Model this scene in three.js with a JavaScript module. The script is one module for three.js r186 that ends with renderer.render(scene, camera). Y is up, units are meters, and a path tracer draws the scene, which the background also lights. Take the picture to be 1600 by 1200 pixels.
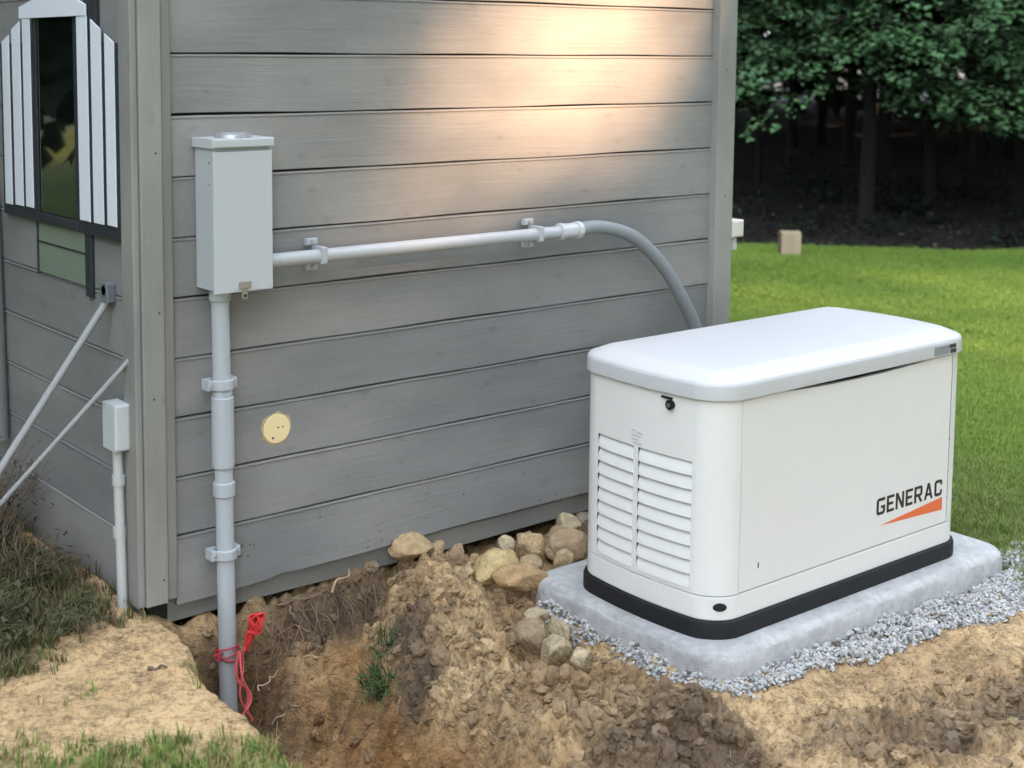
import * as THREE from 'three';
import { ImprovedNoise } from 'three/addons/math/ImprovedNoise.js';
import { mergeGeometries, mergeVertices, toCreasedNormals } from 'three/addons/utils/BufferGeometryUtils.js';

// ------------------------------------------------------------------ camera, sky, sun, exposure
const scene = new THREE.Scene();
const camera = new THREE.PerspectiveCamera(30.87, 4 / 3, 0.05, 600);
camera.position.set(-1.6453, 1.5687, 3.4722);
camera.rotation.order = 'YXZ';
camera.rotation.set(-0.101, -0.654, 0.005);
camera.setViewOffset(1600, 1200, 121.2, 293.5, 1600, 1200);     // the photograph is a crop: its horizon lies near its top edge
camera.focus = 4.15;
camera.userData.fStop = 3.2;

const lerp0 = (a, b, t) => a + (b - a) * t * t * (3 - 2 * t);
const SUN = new THREE.Vector3(0.36, 0.5, 0.8).normalize();
{
  const W = 256, H = 128, d = new Float32Array(W * H * 4), n = new ImprovedNoise();
  for (let j = 0; j < H; j++) for (let i = 0; i < W; i++) {
    const el = ((j + 0.5) / H - 0.5) * Math.PI, az = ((i + 0.5) / W - 0.5) * 2 * Math.PI;
    const x = Math.cos(el) * Math.cos(az), y = Math.sin(el), z = Math.cos(el) * Math.sin(az);
    const k = Math.pow(Math.max(0, y), 0.55), c = 0.5 + 0.5 * n.noise(x * 3 + 7, y * 5, z * 3) + 0.25 * n.noise(x * 7, y * 9, z * 7 + 3);
    const cl = Math.min(1, Math.max(0, c * 1.2 - 0.1)), o = (j * W + i) * 4;
    const s = 0.88 * lerp0(1.0, 0.46, Math.min(1, Math.max(0, (y - 0.3) / 0.65)));
    const b = [0.95 + (0.70 - 0.95) * k, 0.97 + (0.82 - 0.97) * k, 1.0];
    for (let q = 0; q < 3; q++) d[o + q] = s * (b[q] * (1 - 0.55 * cl) + [1.05, 1.06, 1.08][q] * 0.55 * cl);
    d[o + 3] = 1;
  }
  const t = new THREE.DataTexture(d, W, H, THREE.RGBAFormat, THREE.FloatType);
  t.mapping = THREE.EquirectangularReflectionMapping; t.magFilter = t.minFilter = THREE.LinearFilter; t.wrapS = THREE.RepeatWrapping; t.needsUpdate = true;
  scene.background = t; scene.environment = t;
}
const sun = new THREE.DirectionalLight(new THREE.Color(1.0, 0.60, 0.35), 3.9);
sun.position.copy(SUN).multiplyScalar(60); sun.castShadow = true; sun.shadow.radius = 5;
sun.shadow.mapSize.set(2048, 2048);
Object.assign(sun.shadow.camera, { left: -30, right: 30, top: 30, bottom: -30, near: 1, far: 160 });
scene.add(sun, sun.target);
const renderer = new THREE.WebGLRenderer({ antialias: true });
renderer.toneMapping = THREE.LinearToneMapping;
renderer.toneMappingExposure = 8.4;
renderer.shadowMap.enabled = true;

// ------------------------------------------------------------------ helpers
let seed = 12345;
const rnd = () => { seed = (seed * 1664525 + 1013904223) >>> 0; return seed / 4294967296; };
const rr = (a, b) => a + (b - a) * rnd();
const reseed = (s) => { seed = s >>> 0; for (let i = 0; i < 4; i++) rnd(); };
const noiser = new ImprovedNoise();
const N3 = (x, y, z) => noiser.noise(x, y, z);
const fbm = (x, z, o = 4, s = 0) => { let a = 0, w = 1, f = 1; for (let i = 0; i < o; i++) { a += w * N3(x * f + 17.3 * i + s, 5.7 * i + s * 0.37, z * f - 9.1 * i); w *= 0.5; f *= 2.03; } return a; };
const clamp = (v, a = 0, b = 1) => Math.min(b, Math.max(a, v));
const ss = (a, b, v) => { const t = clamp((v - a) / (b - a)); return t * t * (3 - 2 * t); };
const lerp = (a, b, t) => a + (b - a) * t;
const smax = (a, b, k) => { const h = clamp(0.5 + 0.5 * (a - b) / k); return lerp(b, a, h) + k * h * (1 - h); };
const V = (x, y, z) => new THREE.Vector3(x, y, z);
const col = (r, g, b) => new THREE.Color().setRGB(r, g, b);

const used = {};
function numbered(name) { const k = used[name] = (used[name] ?? -1) + 1; return k ? name + '_' + String(k).padStart(3, '0') : name; }
function tag(o, label, category, group, kind) {
  if (label) o.userData.label = label;
  if (category) o.userData.category = category;
  if (group) o.userData.group = group;
  if (kind) o.userData.kind = kind;
  return o;
}
function mesh(name, geo, mat, parent = scene) {
  const m = new THREE.Mesh(geo, mat); m.name = parent === scene ? numbered(name) : name;
  m.castShadow = m.receiveShadow = true; parent.add(m); return m;
}
function thing(name, label, category, pos = [0, 0, 0], group) {
  const g = new THREE.Group(); g.name = numbered(name); g.position.set(...pos); scene.add(g); tag(g, label, category, group); return g;
}
const M = (c, rough = 0.7, extra = {}) => new THREE.MeshStandardMaterial({ color: col(...c), roughness: rough, ...extra });
function boxG(x0, x1, y0, y1, z0, z1, bevel = 0) {           // a box with softly chamfered long edges, uv in metres
  let g;
  if (bevel) {
    const s = new THREE.Shape(), w = x1 - x0 - 2 * bevel, h = y1 - y0 - 2 * bevel;
    s.moveTo(0, 0); s.lineTo(w, 0); s.lineTo(w, h); s.lineTo(0, h); s.closePath();
    g = new THREE.ExtrudeGeometry(s, { depth: z1 - z0 - 2 * bevel, bevelEnabled: true, bevelSize: bevel, bevelThickness: bevel, bevelSegments: 2 });
    g.translate(x0 + bevel, y0 + bevel, z0 + bevel);
  } else { g = new THREE.BoxGeometry(x1 - x0, y1 - y0, z1 - z0).toNonIndexed(); g.translate((x0 + x1) / 2, (y0 + y1) / 2, (z0 + z1) / 2); }
  return g;
}
function join(list) {
  const a = list.map((g) => { const h = g.index ? g.toNonIndexed() : g; for (const k of Object.keys(h.attributes)) if (!['position', 'normal', 'uv', 'color'].includes(k)) h.deleteAttribute(k); return h; });
  const keys = ['position', 'normal', 'uv', 'color'].filter((k) => a.every((g) => g.attributes[k]));
  for (const g of a) for (const k of Object.keys(g.attributes)) if (!keys.includes(k)) g.deleteAttribute(k);
  return mergeGeometries(a);
}
function raw(pos, uv, color) {
  const g = new THREE.BufferGeometry(); g.setAttribute('position', new THREE.Float32BufferAttribute(pos, 3));
  if (uv) g.setAttribute('uv', new THREE.Float32BufferAttribute(uv, 2));
  if (color) g.setAttribute('color', new THREE.Float32BufferAttribute(color, 3));
  g.computeVertexNormals(); return g;
}
function tube(pts, r, seg = 40, radial = 10, caps = true) {
  const c = pts.length === 2 ? new THREE.LineCurve3(pts[0], pts[1]) : new THREE.CatmullRomCurve3(pts, false, 'centripetal');
  const g = new THREE.TubeGeometry(c, seg, r, radial, false); if (!caps) return g;
  const out = [g];
  for (const t of [0, 1]) { const d = new THREE.CircleGeometry(r, radial); const tn = c.getTangentAt(t).multiplyScalar(t ? 1 : -1); d.applyQuaternion(new THREE.Quaternion().setFromUnitVectors(V(0, 0, 1), tn)); const p = c.getPointAt(t); d.translate(p.x, p.y, p.z); out.push(d); }
  return join(out);
}
function taper(pts, r0, r1, seg = 16, radial = 6) {          // a tapering limb or root
  const c = new THREE.CatmullRomCurve3(pts), g = new THREE.TubeGeometry(c, seg, 1, radial, false), p = g.attributes.position;
  for (let i = 0; i <= seg; i++) { const q = c.getPointAt(i / seg), r = lerp(r0, r1, i / seg); for (let j = 0; j <= radial; j++) { const k = i * (radial + 1) + j; p.setXYZ(k, q.x + (p.getX(k) - q.x) * r, q.y + (p.getY(k) - q.y) * r, q.z + (p.getZ(k) - q.z) * r); } }
  g.computeVertexNormals(); return g;
}
function cyl(r0, r1, h, at, axis = 'y', seg = 32) {
  const g = new THREE.CylinderGeometry(r1, r0, h, seg); if (axis === 'z') g.rotateX(Math.PI / 2); if (axis === 'x') g.rotateZ(-Math.PI / 2); g.translate(...at); return g;
}
// sticks: a ring of points per level, joined into a skin; caps close first and last ring
function loft(rings, capA = false, capB = false, crease = 0.6) {
  const p = [], n = rings[0].length, tri = (a, b, c) => p.push(...a, ...b, ...c);
  for (let i = 0; i < rings.length - 1; i++) for (let j = 0; j < n; j++) { const k = (j + 1) % n, a = rings[i][j], b = rings[i][k], c = rings[i + 1][k], d = rings[i + 1][j]; tri(a, b, c); tri(a, c, d); }
  const cap = (r, flip) => { const m = [0, 1, 2].map((q) => r.reduce((s, v) => s + v[q], 0) / n); for (let j = 0; j < n; j++) { const k = (j + 1) % n; flip ? tri(m, r[k], r[j]) : tri(m, r[j], r[k]); } };
  if (capA) cap(rings[0], true); if (capB) cap(rings[rings.length - 1], false);
  return toCreasedNormals(raw(p), crease);
}
// tileable value noise for textures
function tileNoise(px, py, s) {
  const h = (i, j) => { let v = Math.imul(((i % px) + px) % px + 71 * s, 374761393) ^ Math.imul(((j % py) + py) % py + 13 * s, 668265263); v = Math.imul(v ^ (v >>> 13), 1274126177); return ((v ^ (v >>> 16)) >>> 0) / 4294967296; };
  return (u, v) => { const x = u * px, y = v * py, i = Math.floor(x), j = Math.floor(y), a = x - i, b = y - j, A = a * a * (3 - 2 * a), B = b * b * (3 - 2 * b); return lerp(lerp(h(i, j), h(i + 1, j), A), lerp(h(i, j + 1), h(i + 1, j + 1), A), B); };
}
function tex(W, H, fn, srgb = true) {
  const d = new Uint8Array(W * H * 4);
  for (let j = 0; j < H; j++) for (let i = 0; i < W; i++) { const c = fn(i / W, j / H), o = (j * W + i) * 4; for (let q = 0; q < 3; q++) { const v = clamp(Array.isArray(c) ? c[q] : c); d[o + q] = 255 * (srgb ? (v <= 0.0031308 ? v * 12.92 : 1.055 * Math.pow(v, 1 / 2.4) - 0.055) : v); } d[o + 3] = 255; }
  const t = new THREE.DataTexture(d, W, H); t.wrapS = t.wrapT = THREE.RepeatWrapping; t.magFilter = THREE.LinearFilter; t.minFilter = THREE.LinearMipmapLinearFilter; t.generateMipmaps = true; if (srgb) t.colorSpace = THREE.SRGBColorSpace; t.needsUpdate = true; return t;
}

// ------------------------------------------------------------------ materials
// grey painted timber: 1.6 m x 0.8 m of grain
const gA = tileNoise(6, 90, 1), gB = tileNoise(14, 220, 2), gC = tileNoise(40, 420, 3), gD = tileNoise(5, 7, 4), gE = tileNoise(16, 20, 5), gF = tileNoise(160, 120, 6);
const knots = []; reseed(5); for (let i = 0; i < 26; i++) knots.push([rnd(), rnd(), rr(0.006, 0.014)]);
function grain(u, v) {
  const w = v + 0.02 * (gD(u, v) - 0.5) + 0.006 * gE(u, v);
  let g = 0.5 * gA(u, w) + 0.3 * gB(u, w) + 0.2 * gC(u, w), k = 0;
  for (const [a, b, r] of knots) { const dx = (((u - a + 1.5) % 1) - 0.5) * 1.6, dy = (((v - b + 1.5) % 1) - 0.5) * 0.8, q = Math.hypot(dx * 0.6, dy) / r; if (q < 2.5) { g += 0.16 * Math.sin(q * 9) * Math.exp(-q); k += Math.exp(-q * q * 1.5); } }
  return [g, k];
}
const woodMap = tex(1024, 1024, (u, v) => {
  const [g, k] = grain(u, v), m = gD(u * 1, v), b = gE(u, v), f = gF(u, v);
  let s = 0.87 + 0.07 * (g - 0.5) + 0.24 * (m - 0.5) + 0.09 * (b - 0.5) + 0.05 * (f - 0.5) - 0.13 * k;
  if (f > 0.965) s += 0.1;
  const warm = 0.04 * (m - 0.5) + 0.06 * (0.5 - g);
  return [s * (1 + warm) * 0.98, s * 0.98, s * (1 - warm) * 0.975];
});
const woodBump = tex(1024, 1024, (u, v) => { const [g, k] = grain(u, v); return clamp(0.5 + 0.8 * (g - 0.5) - 0.3 * k); }, false);
for (const t of [woodMap, woodBump]) t.repeat.set(1 / 1.6, 1 / 0.8);
const woodMat = (c) => M(c, 0.62, { map: woodMap, bumpMap: woodBump, bumpScale: 0.0007 });
const boardMats = [[0.272, 0.270, 0.263], [0.262, 0.263, 0.258], [0.284, 0.280, 0.270], [0.256, 0.257, 0.252]].map(woodMat);
const postMat = woodMat([0.29, 0.287, 0.268]), skirtMat = woodMat([0.25, 0.245, 0.225]);
const speckN = tileNoise(170, 170, 11), speckM = tileNoise(60, 60, 12), speckL = tileNoise(9, 9, 13), speckX = tileNoise(24, 24, 14);
const dirtMap = tex(1024, 1024, (u, v) => { const s = 0.78 + 0.5 * (speckN(u, v) - 0.5) + 0.46 * (speckM(u, v) - 0.5) + 0.3 * (speckX(u, v) - 0.5) + 0.2 * (speckL(u, v) - 0.5) + (speckN(v, u) > 0.93 ? 0.25 : 0) - (speckM(v, u) > 0.9 ? 0.2 : 0); return [s * 1.02, s, s * 0.97]; });
const dirtBump = tex(1024, 1024, (u, v) => 0.35 * speckN(u, v) + 0.35 * speckM(u, v) + 0.3 * speckX(u, v), false);
for (const t of [dirtMap, dirtBump]) t.repeat.set(1 / 0.9, 1 / 0.9);
const dirtMat = new THREE.MeshStandardMaterial({ vertexColors: true, roughness: 0.95, map: dirtMap, bumpMap: dirtBump, bumpScale: 0.005 });
const lawnMap = tex(1024, 1024, (u, v) => { const s = 0.66 + 0.5 * (speckN(u, v) - 0.5) + 0.3 * (speckM(u, v) - 0.5) + 0.25 * (speckL(u, v) - 0.5); return [s, s, s]; });
lawnMap.repeat.set(1 / 1.5, 1 / 1.5);
const lawnMat = new THREE.MeshStandardMaterial({ vertexColors: true, roughness: 0.95, map: lawnMap });
const concN = tileNoise(220, 220, 21), concM = tileNoise(30, 30, 22), concL = tileNoise(6, 6, 23);
const concMap = tex(512, 512, (u, v) => { const s = 0.84 + 0.16 * (concN(u, v) - 0.5) + 0.2 * (concM(u, v) - 0.5) + 0.22 * (concL(u, v) - 0.5) - (concN(v, u) > 0.95 ? 0.16 : 0); return [s, s, s * 1.01]; });
const concBump = tex(512, 512, (u, v) => 0.5 * concN(u, v) + 0.5 * concM(u, v), false);
for (const t of [concMap, concBump]) t.repeat.set(1 / 0.5, 1 / 0.5);
const paintB = tex(256, 256, (u, v) => 0.5 * concN(u, v) + 0.5 * concM(u, v), false); paintB.repeat.set(4, 4);
const panelMap = tex(512, 512, (u, v) => { const s = 0.985 + 0.012 * (concL(u, v) - 0.5) + 0.014 * (concM(u, v) - 0.5) - (concN(v, u) > 0.985 ? 0.05 : 0); return [s, s * 0.998, s * 0.99]; });
const planar = (g) => { const p = g.attributes.position, uv = []; for (let i = 0; i < p.count; i++) uv.push(p.getX(i) + p.getZ(i), p.getY(i)); g.setAttribute('uv', new THREE.Float32BufferAttribute(uv, 2)); return g; };
const whitePanel = M([0.74, 0.745, 0.73], 0.42, { map: panelMap, bumpMap: paintB, bumpScale: 0.0002 });
const whiteLid = M([0.51, 0.52, 0.53], 0.42, { bumpMap: paintB, bumpScale: 0.0003 });
const blackPlastic = M([0.004, 0.005, 0.0065], 0.75), darkGap = M([0.01, 0.01, 0.011], 0.9);
const pvc = M([0.40, 0.43, 0.46], 0.45), pvcDark = M([0.23, 0.255, 0.265], 0.5), enclosureMat = M([0.47, 0.495, 0.505], 0.4), enclosureSide = M([0.42, 0.455, 0.475], 0.45);
const zinc = M([0.5, 0.52, 0.55], 0.35, { metalness: 0.6 });
const steel = M([0.55, 0.55, 0.55], 0.4, { metalness: 0.2 });
const whitePaint = M([0.74, 0.78, 0.84], 0.5);
const barkMap = tex(256, 512, (u, v) => { const a = tileNoise(24, 10, 31)(u, v), b = tileNoise(50, 60, 32)(u, v); const s = 0.55 + 0.6 * (a - 0.5) + 0.4 * (b - 0.5); return [s, s, s]; });
const bark = M([0.007, 0.0068, 0.0062], 0.95, { map: barkMap });

// ------------------------------------------------------------------ the ground: one grid, cut into dirt, lawn and forest floor
function distLine(x, z, L) {                                  // distance to a polyline, side (+ = right of travel), and position along
  let best = 1e9, side = 1, along = 0;
  for (let i = 0; i < L.length - 1; i++) {
    const [ax, az] = L[i], [bx, bz] = L[i + 1], dx = bx - ax, dz = bz - az, t = clamp(((x - ax) * dx + (z - az) * dz) / (dx * dx + dz * dz)), px = ax + dx * t, pz = az + dz * t, d = Math.hypot(x - px, z - pz);
    if (d < best) { best = d; side = dx * (z - pz) - dz * (x - px) > 0 ? 1 : -1; along = i + t; }
  }
  return [best, side, along];
}
const BANK = [[0.14, -0.3], [0.095, -0.04], [0.075, 0.15], [0.022, 0.36], [-0.008, 0.52], [-0.016, 0.69], [-0.052, 0.96], [-0.10, 1.3], [-0.18, 1.8]];
const RIDGE = [[1.02, -0.02], [0.88, 0.18], [0.70, 0.42], [0.64, 0.70], [0.67, 0.97], [0.88, 1.23]];
const RIGHT = [[1.03, -0.6], [1.03, 0.3], [0.93, 0.75], [0.92, 1.0], [0.85, 1.3], [0.8, 1.9]];
function forestN(x, z) { return (x - 8.8) * 0.76 - (z + 3.75) * 0.645; }   // metres beyond the edge of the wood
function height(x, z) {
  const far = Math.max(0, Math.hypot(x - 1, z - 0.5) - 2.4);
  const [db, sb] = distLine(x, z, BANK); const inside = sb < 0 ? db : -db;                // positive on the trench side
  const wob = 0.025 * N3(x * 9, 1.3, z * 9) + 0.012 * N3(x * 25, 4.3, z * 25);
  // natural level: higher on the left, lower by the pad
  const [dr, sr] = distLine(x, z, RIGHT); const onRight = ss(-0.1, 0.14, (sr < 0 ? dr : -dr) + wob);
  let left = 0.0 + 0.02 * ss(0.4, -0.4, z) + 0.022 * N3(x * 2.3, 8, z * 2.3) + 0.01 * N3(x * 6.3, 3, z * 6.3) - 0.03 * ss(0.16, 0.0, Math.abs(inside)) * 0.6;
  let right = -0.15 + 0.028 * ss(2.55, 3.1, x + 0.35 * (z - 0.9)) + 0.012 * N3(x * 3, 2, z * 3) + 0.045 * ss(0.3, 0.0, z) * ss(2.4, 1.4, x);
  let floor = -0.44 + 0.05 * N3(x * 5, 6, z * 5) + 0.16 * ss(0.75, 1.35, z) * ss(0.15, 0.5, x);
  // the soil left standing against the shed
  const zb = z + wob + 0.03 * N3(x * 6, 3, 0), back = -0.07 - 0.13 * ss(0.0, 0.06, zb) - 0.04 * ss(0.06, 0.16, zb) - 0.3 * ss(0.17, 0.32, zb) - 0.3 * ss(0.42, 0.3, x + wob) * ss(-0.02, 0.05, z);
  floor = smax(floor, back, 0.05);
  // the spoil heap
  const [dm, , am] = distLine(x, z, RIDGE), top = -0.01 - 0.05 * ss(1.2, 0.2, am) - 0.045 * ss(1.8, 2.8, am) + 0.025 * ss(3.4, 4.3, am) + 0.015 * N3(x * 4, 1, z * 4);
  const mound = top - lerp(1.5, 0.85, ss(0.45, 0.75, x + 0.25 * (z - 0.4))) * Math.max(0, dm - 0.08 + 0.05 * N3(x * 6, 9, z * 6)) - 0.15 * ss(0, 0.1, dm) * 0.3;
  let low = lerp(floor, right, onRight);
  low = smax(low, mound, 0.04);
  const t = ss(-0.055, 0.045, inside + 1.1 * wob);
  let h = lerp(left, low, t);
  if (z < -0.05 && x > 0 && x < 2.45) h = Math.min(h, -0.09);
  // away from the works the garden is smooth
  const away = ss(0, 1.2, far), g = -0.12 + 0.1 * fbm(x * 0.14, z * 0.14, 2, 3) * ss(2, 8, far) + (x < -1 ? 0.1 : 0) * 1;
  h = lerp(h, g, away);
  const fn = forestN(x, z); if (fn > 0) h += 0.05 * ss(0, 1, fn) + 0.05 * fbm(x * 1.2, z * 1.2, 3, 8) * ss(0, 0.6, fn) + 0.02 * Math.min(fn, 30);
  return h;
}
function zone(x, z) {                                         // weights: lawn, forest, disturbed earth
  const fn = forestN(x, z) + 0.35 * N3(x * 0.9, 3, z * 0.9);
  const edge = 0.09 * N3(x * 5, 2, z * 5) + 0.06 * N3(x * 14, 5, z * 14);
  let lawn = ss(2.62, 2.86, x + 0.42 * (z - 1.0) * (z > 1.0 ? 1.6 : 0.1) + edge);
  if (z > 1.2) lawn = Math.min(lawn, ss(1.25, 1.5, (x - 2.35) * 0.9 - (z - 1.2) + 1.1 + edge));
  const bl = x > 0.1 ? 0 : ss(-0.05, 0.13, (-0.02 - x) * 0.45 + (z - 0.66) * 0.9 - 0.13 + edge);          // grass at the foot of the picture, left
  const lw = ss(-0.08, 0.14, -x * 0.45 - 0.05 - z + 1.4 * edge) * ss(0.0, -0.1, x + 0.3 * edge) ;        // weeds along the left wall
  const outer = ss(1.9, 2.7, Math.hypot((x - 0.9) * 0.8, z - 0.6));
  return { lawn: Math.max(lawn, outer * (x < 0 || z > 2 ? 1 : 0)), forest: ss(-0.1, 0.25, fn), bl, lw, fn };
}
function lumps(x, z, a) {                                     // clods and crumbs
  const r = (f, s) => 1 - Math.abs(N3(x * f + s, s * 1.7, z * f - s)) * 2;
  return a * (0.042 * (r(7, 1) - 0.5) + 0.034 * (r(14, 2) - 0.5) + 0.024 * (r(27, 3) - 0.5) + 0.008 * N3(x * 50, 4, z * 50) + 0.003 * N3(x * 90, 7, z * 90));
}
function disturbed(x, z) {
  const [db, sb] = distLine(x, z, BANK), inside = sb < 0 ? db : -db;
  const [dr, sr] = distLine(x, z, RIGHT), r = sr < 0 ? dr : -dr;
  return Math.max(0.14, ss(0.0, 0.1, inside) * (1 - 0.55 * ss(0.02, 0.3, r))) * ss(2.4, 1.6, Math.hypot(x - 0.9, z - 0.6)) + 0.55 * ss(0.22, 0.08, Math.abs((z - 1.52) - 0.23 * (x - 1.35))) * ss(1.0, 1.25, x);
}
function darkSoilAndShade(x, z, h) {                                  // top soil among the sand and painted trench shade, 0..1
  const [, , am] = distLine(x, z, RIDGE);
  let d = 0;
  d = Math.max(d, ss(0.32, 0.12, Math.hypot((x - 0.78) * 0.85, (z - 1.27) * 1.2)) * 0.85);                                   // face of the heap towards the viewer
  d = Math.max(d, ss(0.2, 0.05, Math.abs((z - 1.52) - 0.42 * (x - 1.35) * 0.55)) * ss(1.0, 1.25, x) * (0.55 + 0.5 * N3(x * 4, 2, z * 4)));   // streak bottom right
  d = Math.max(d, ss(0.1, 0.0, Math.abs(z - 0.03)) * ss(0.2, 0.3, x) * ss(0.95, 0.75, x) * 0.8);                            // turf line under the shed
  d = Math.max(d, ss(0.085, 0.03, distLine(x, z, [[0.655, 0.36], [0.53, 0.58]])[0]) * 0.95);                                    // dark sod on the right side of the trench
  d = Math.max(d, ss(0.3, 0.05, Math.hypot(x - 0.2, z - 0.12)) * ss(-0.06, -0.16, h) * 0.9);                                  // trench shade round the conduit, painted as a darker colour
  d = clamp(d + 0.4 * (fbm(x * 7, z * 7, 3, 2)) * (d > 0.03 ? 1 : 0.25) - 0.04);
  return clamp(d);
}
const SAND = [0.54, 0.38, 0.205], SAND2 = [0.32, 0.21, 0.108], RUST = [0.29, 0.15, 0.052], SOIL = [0.115, 0.078, 0.05], PALE = [0.585, 0.40, 0.205];
const mix3 = (a, b, t) => [lerp(a[0], b[0], t), lerp(a[1], b[1], t), lerp(a[2], b[2], t)];
function earthColor(x, z, h) {
  let c = mix3(SAND, SAND2, clamp(0.5 + 0.8 * fbm(x * 3.2, z * 3.2, 3, 4) + 0.55 * N3(x * 34, 1, z * 34) + 0.4 * N3(x * 70, 2, z * 70)));
  const [db, sb] = distLine(x, z, BANK), inside = sb < 0 ? db : -db;
  c = mix3(c, PALE, ss(0.02, -0.08, inside) * 0.75);
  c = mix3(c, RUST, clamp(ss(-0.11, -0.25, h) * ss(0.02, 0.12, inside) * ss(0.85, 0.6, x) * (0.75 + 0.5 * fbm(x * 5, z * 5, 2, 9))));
  c = mix3(c, [0.45, 0.305, 0.165], clamp(0.5 * fbm(x * 2, z * 2, 2, 13) * ss(1.0, 1.4, x)));
  return mix3(c, SOIL, darkSoilAndShade(x, z, h));
}
const axis = (a, b, step, lo, hi) => { const o = []; for (let v = a; v <= b + 1e-6; v += step) o.push(v); let s = step, v = b; while (v < hi) { s *= 1.07; v += s; o.push(v); } s = step; v = a; while (v > lo) { s *= 1.07; v -= s; o.unshift(v); } return o; };
const gx = axis(-0.9, 2.9, 0.0105, -260, 260), gz = axis(-0.12, 2.0, 0.0105, -260, 260);
const groundH = (x, z) => { let h = height(x, z); if (Math.hypot(x - 0.9, z - 0.6) < 2.6) h += lumps(x, z, disturbed(x, z)) * (1 - 0.6 * ss(-0.14, -0.26, h)); return h; };
{
  const nx = gx.length, nz = gz.length, pos = new Float32Array(nx * nz * 3), uv = new Float32Array(nx * nz * 2), colr = new Float32Array(nx * nz * 3), kind = new Uint8Array(nx * nz);
  for (let j = 0; j < nz; j++) for (let i = 0; i < nx; i++) {
    const x = gx[i], z = gz[j], k = j * nx + i, h = groundH(x, z), w = zone(x, z);
    pos.set([x, h, z], k * 3); { const hm = height(x, z); uv.set([x + 0.75 * hm, z - 0.9 * hm], k * 2); }
    let c;
    const m = fbm(x * 0.7, z * 0.7, 3, 6);
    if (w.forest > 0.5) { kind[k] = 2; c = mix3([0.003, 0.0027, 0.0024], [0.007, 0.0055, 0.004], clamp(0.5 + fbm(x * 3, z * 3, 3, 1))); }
    else if (w.lawn > 0.5) { kind[k] = 1; c = mix3([0.09, 0.16, 0.016], [0.13, 0.20, 0.024], clamp(0.5 + m)); const dry = ss(1.25, 0.15, x - 2.7 + 0.3 * fbm(x * 3, z * 3, 2)); if (x > 1) c = mix3(c, [0.24, 0.19, 0.09], 0.75 * dry); }
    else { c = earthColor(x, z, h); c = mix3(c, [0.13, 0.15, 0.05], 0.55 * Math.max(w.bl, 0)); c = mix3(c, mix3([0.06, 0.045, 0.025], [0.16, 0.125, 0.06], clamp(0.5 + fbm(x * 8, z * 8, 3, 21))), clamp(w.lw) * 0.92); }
    colr.set(c, k * 3);
  }
  const idx = [[], [], []];
  for (let j = 0; j < nz - 1; j++) for (let i = 0; i < nx - 1; i++) {
    const a = j * nx + i, b = a + 1, c = a + nx, d = c + 1, v = [kind[a], kind[b], kind[c], kind[d]].sort(), t = idx[v[1]];
    t.push(a, c, b, b, c, d);
  }
  const full = new THREE.BufferGeometry(); full.setAttribute('position', new THREE.BufferAttribute(pos, 3)); full.setIndex([...Array(3).keys()].reduce((s, q) => { for (const v of idx[q]) s.push(v); return s; }, [])); full.computeVertexNormals();
  const nor = full.attributes.normal;
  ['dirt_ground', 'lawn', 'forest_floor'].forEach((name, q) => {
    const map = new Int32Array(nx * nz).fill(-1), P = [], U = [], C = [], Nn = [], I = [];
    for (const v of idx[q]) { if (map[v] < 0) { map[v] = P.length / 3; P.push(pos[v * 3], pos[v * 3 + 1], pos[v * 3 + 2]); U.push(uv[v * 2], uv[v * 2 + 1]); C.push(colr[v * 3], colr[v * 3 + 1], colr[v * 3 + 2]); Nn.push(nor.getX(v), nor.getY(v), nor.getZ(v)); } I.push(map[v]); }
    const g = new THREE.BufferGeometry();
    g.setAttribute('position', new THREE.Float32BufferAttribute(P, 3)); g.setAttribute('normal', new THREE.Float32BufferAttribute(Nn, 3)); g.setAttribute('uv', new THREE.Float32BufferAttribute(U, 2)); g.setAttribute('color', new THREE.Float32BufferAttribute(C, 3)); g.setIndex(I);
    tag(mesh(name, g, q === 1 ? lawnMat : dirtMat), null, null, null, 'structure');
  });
}

// ------------------------------------------------------------------ the shed
const PITCH = 0.17, Y0 = 0.0402, WX = 2.31, DEEP = -2.4, TOP = 2.42;
const jointY = (k) => Y0 + (10 - k) * PITCH;                  // joint k of the photograph, 0 near the top of the frame
// a board: profile in (depth, height) drawn along its length; wavy(s) lowers the bottom edge
function boardG(len, yb, yt, seg, opt = {}) {
  const prof = [[-0.022, yb], [-0.002, yb], [0, yb + 0.002], [0, yt - 0.0105], [0.0028, yt - 0.0055], [0.0022, yt - 0.003], [-0.0065, yt - 0.0002], [-0.022, yt]];
  const P = [], U = [], ou = opt.u ?? 0, ov = opt.v ?? 0;
  const at = (i, q) => { const s = (i / seg) * len, [d, y] = prof[q]; const bow = (opt.bow ? opt.bow(s) : 0); return [s, y + (q < 3 ? (opt.bottom ? opt.bottom(s) : 0) : (opt.top ? opt.top(s) : 0)), d + (q > 0 && q < 7 ? bow : 0)]; };
  const uvOf = (i, q) => [(i / seg) * len + ou, prof[q][1] + ov + (q === 4 ? 0.004 : 0)];
  for (let i = 0; i < seg; i++) for (let q = 0; q < 7; q++) {
    const a = at(i, q), b = at(i + 1, q), c = at(i + 1, q + 1), d = at(i, q + 1), ua = uvOf(i, q), ub = uvOf(i + 1, q), uc = uvOf(i + 1, q + 1), ud = uvOf(i, q + 1);
    P.push(...a, ...b, ...c, ...a, ...c, ...d); U.push(...ua, ...ub, ...uc, ...ua, ...uc, ...ud);
  }
  return raw(P, U);
}
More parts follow.
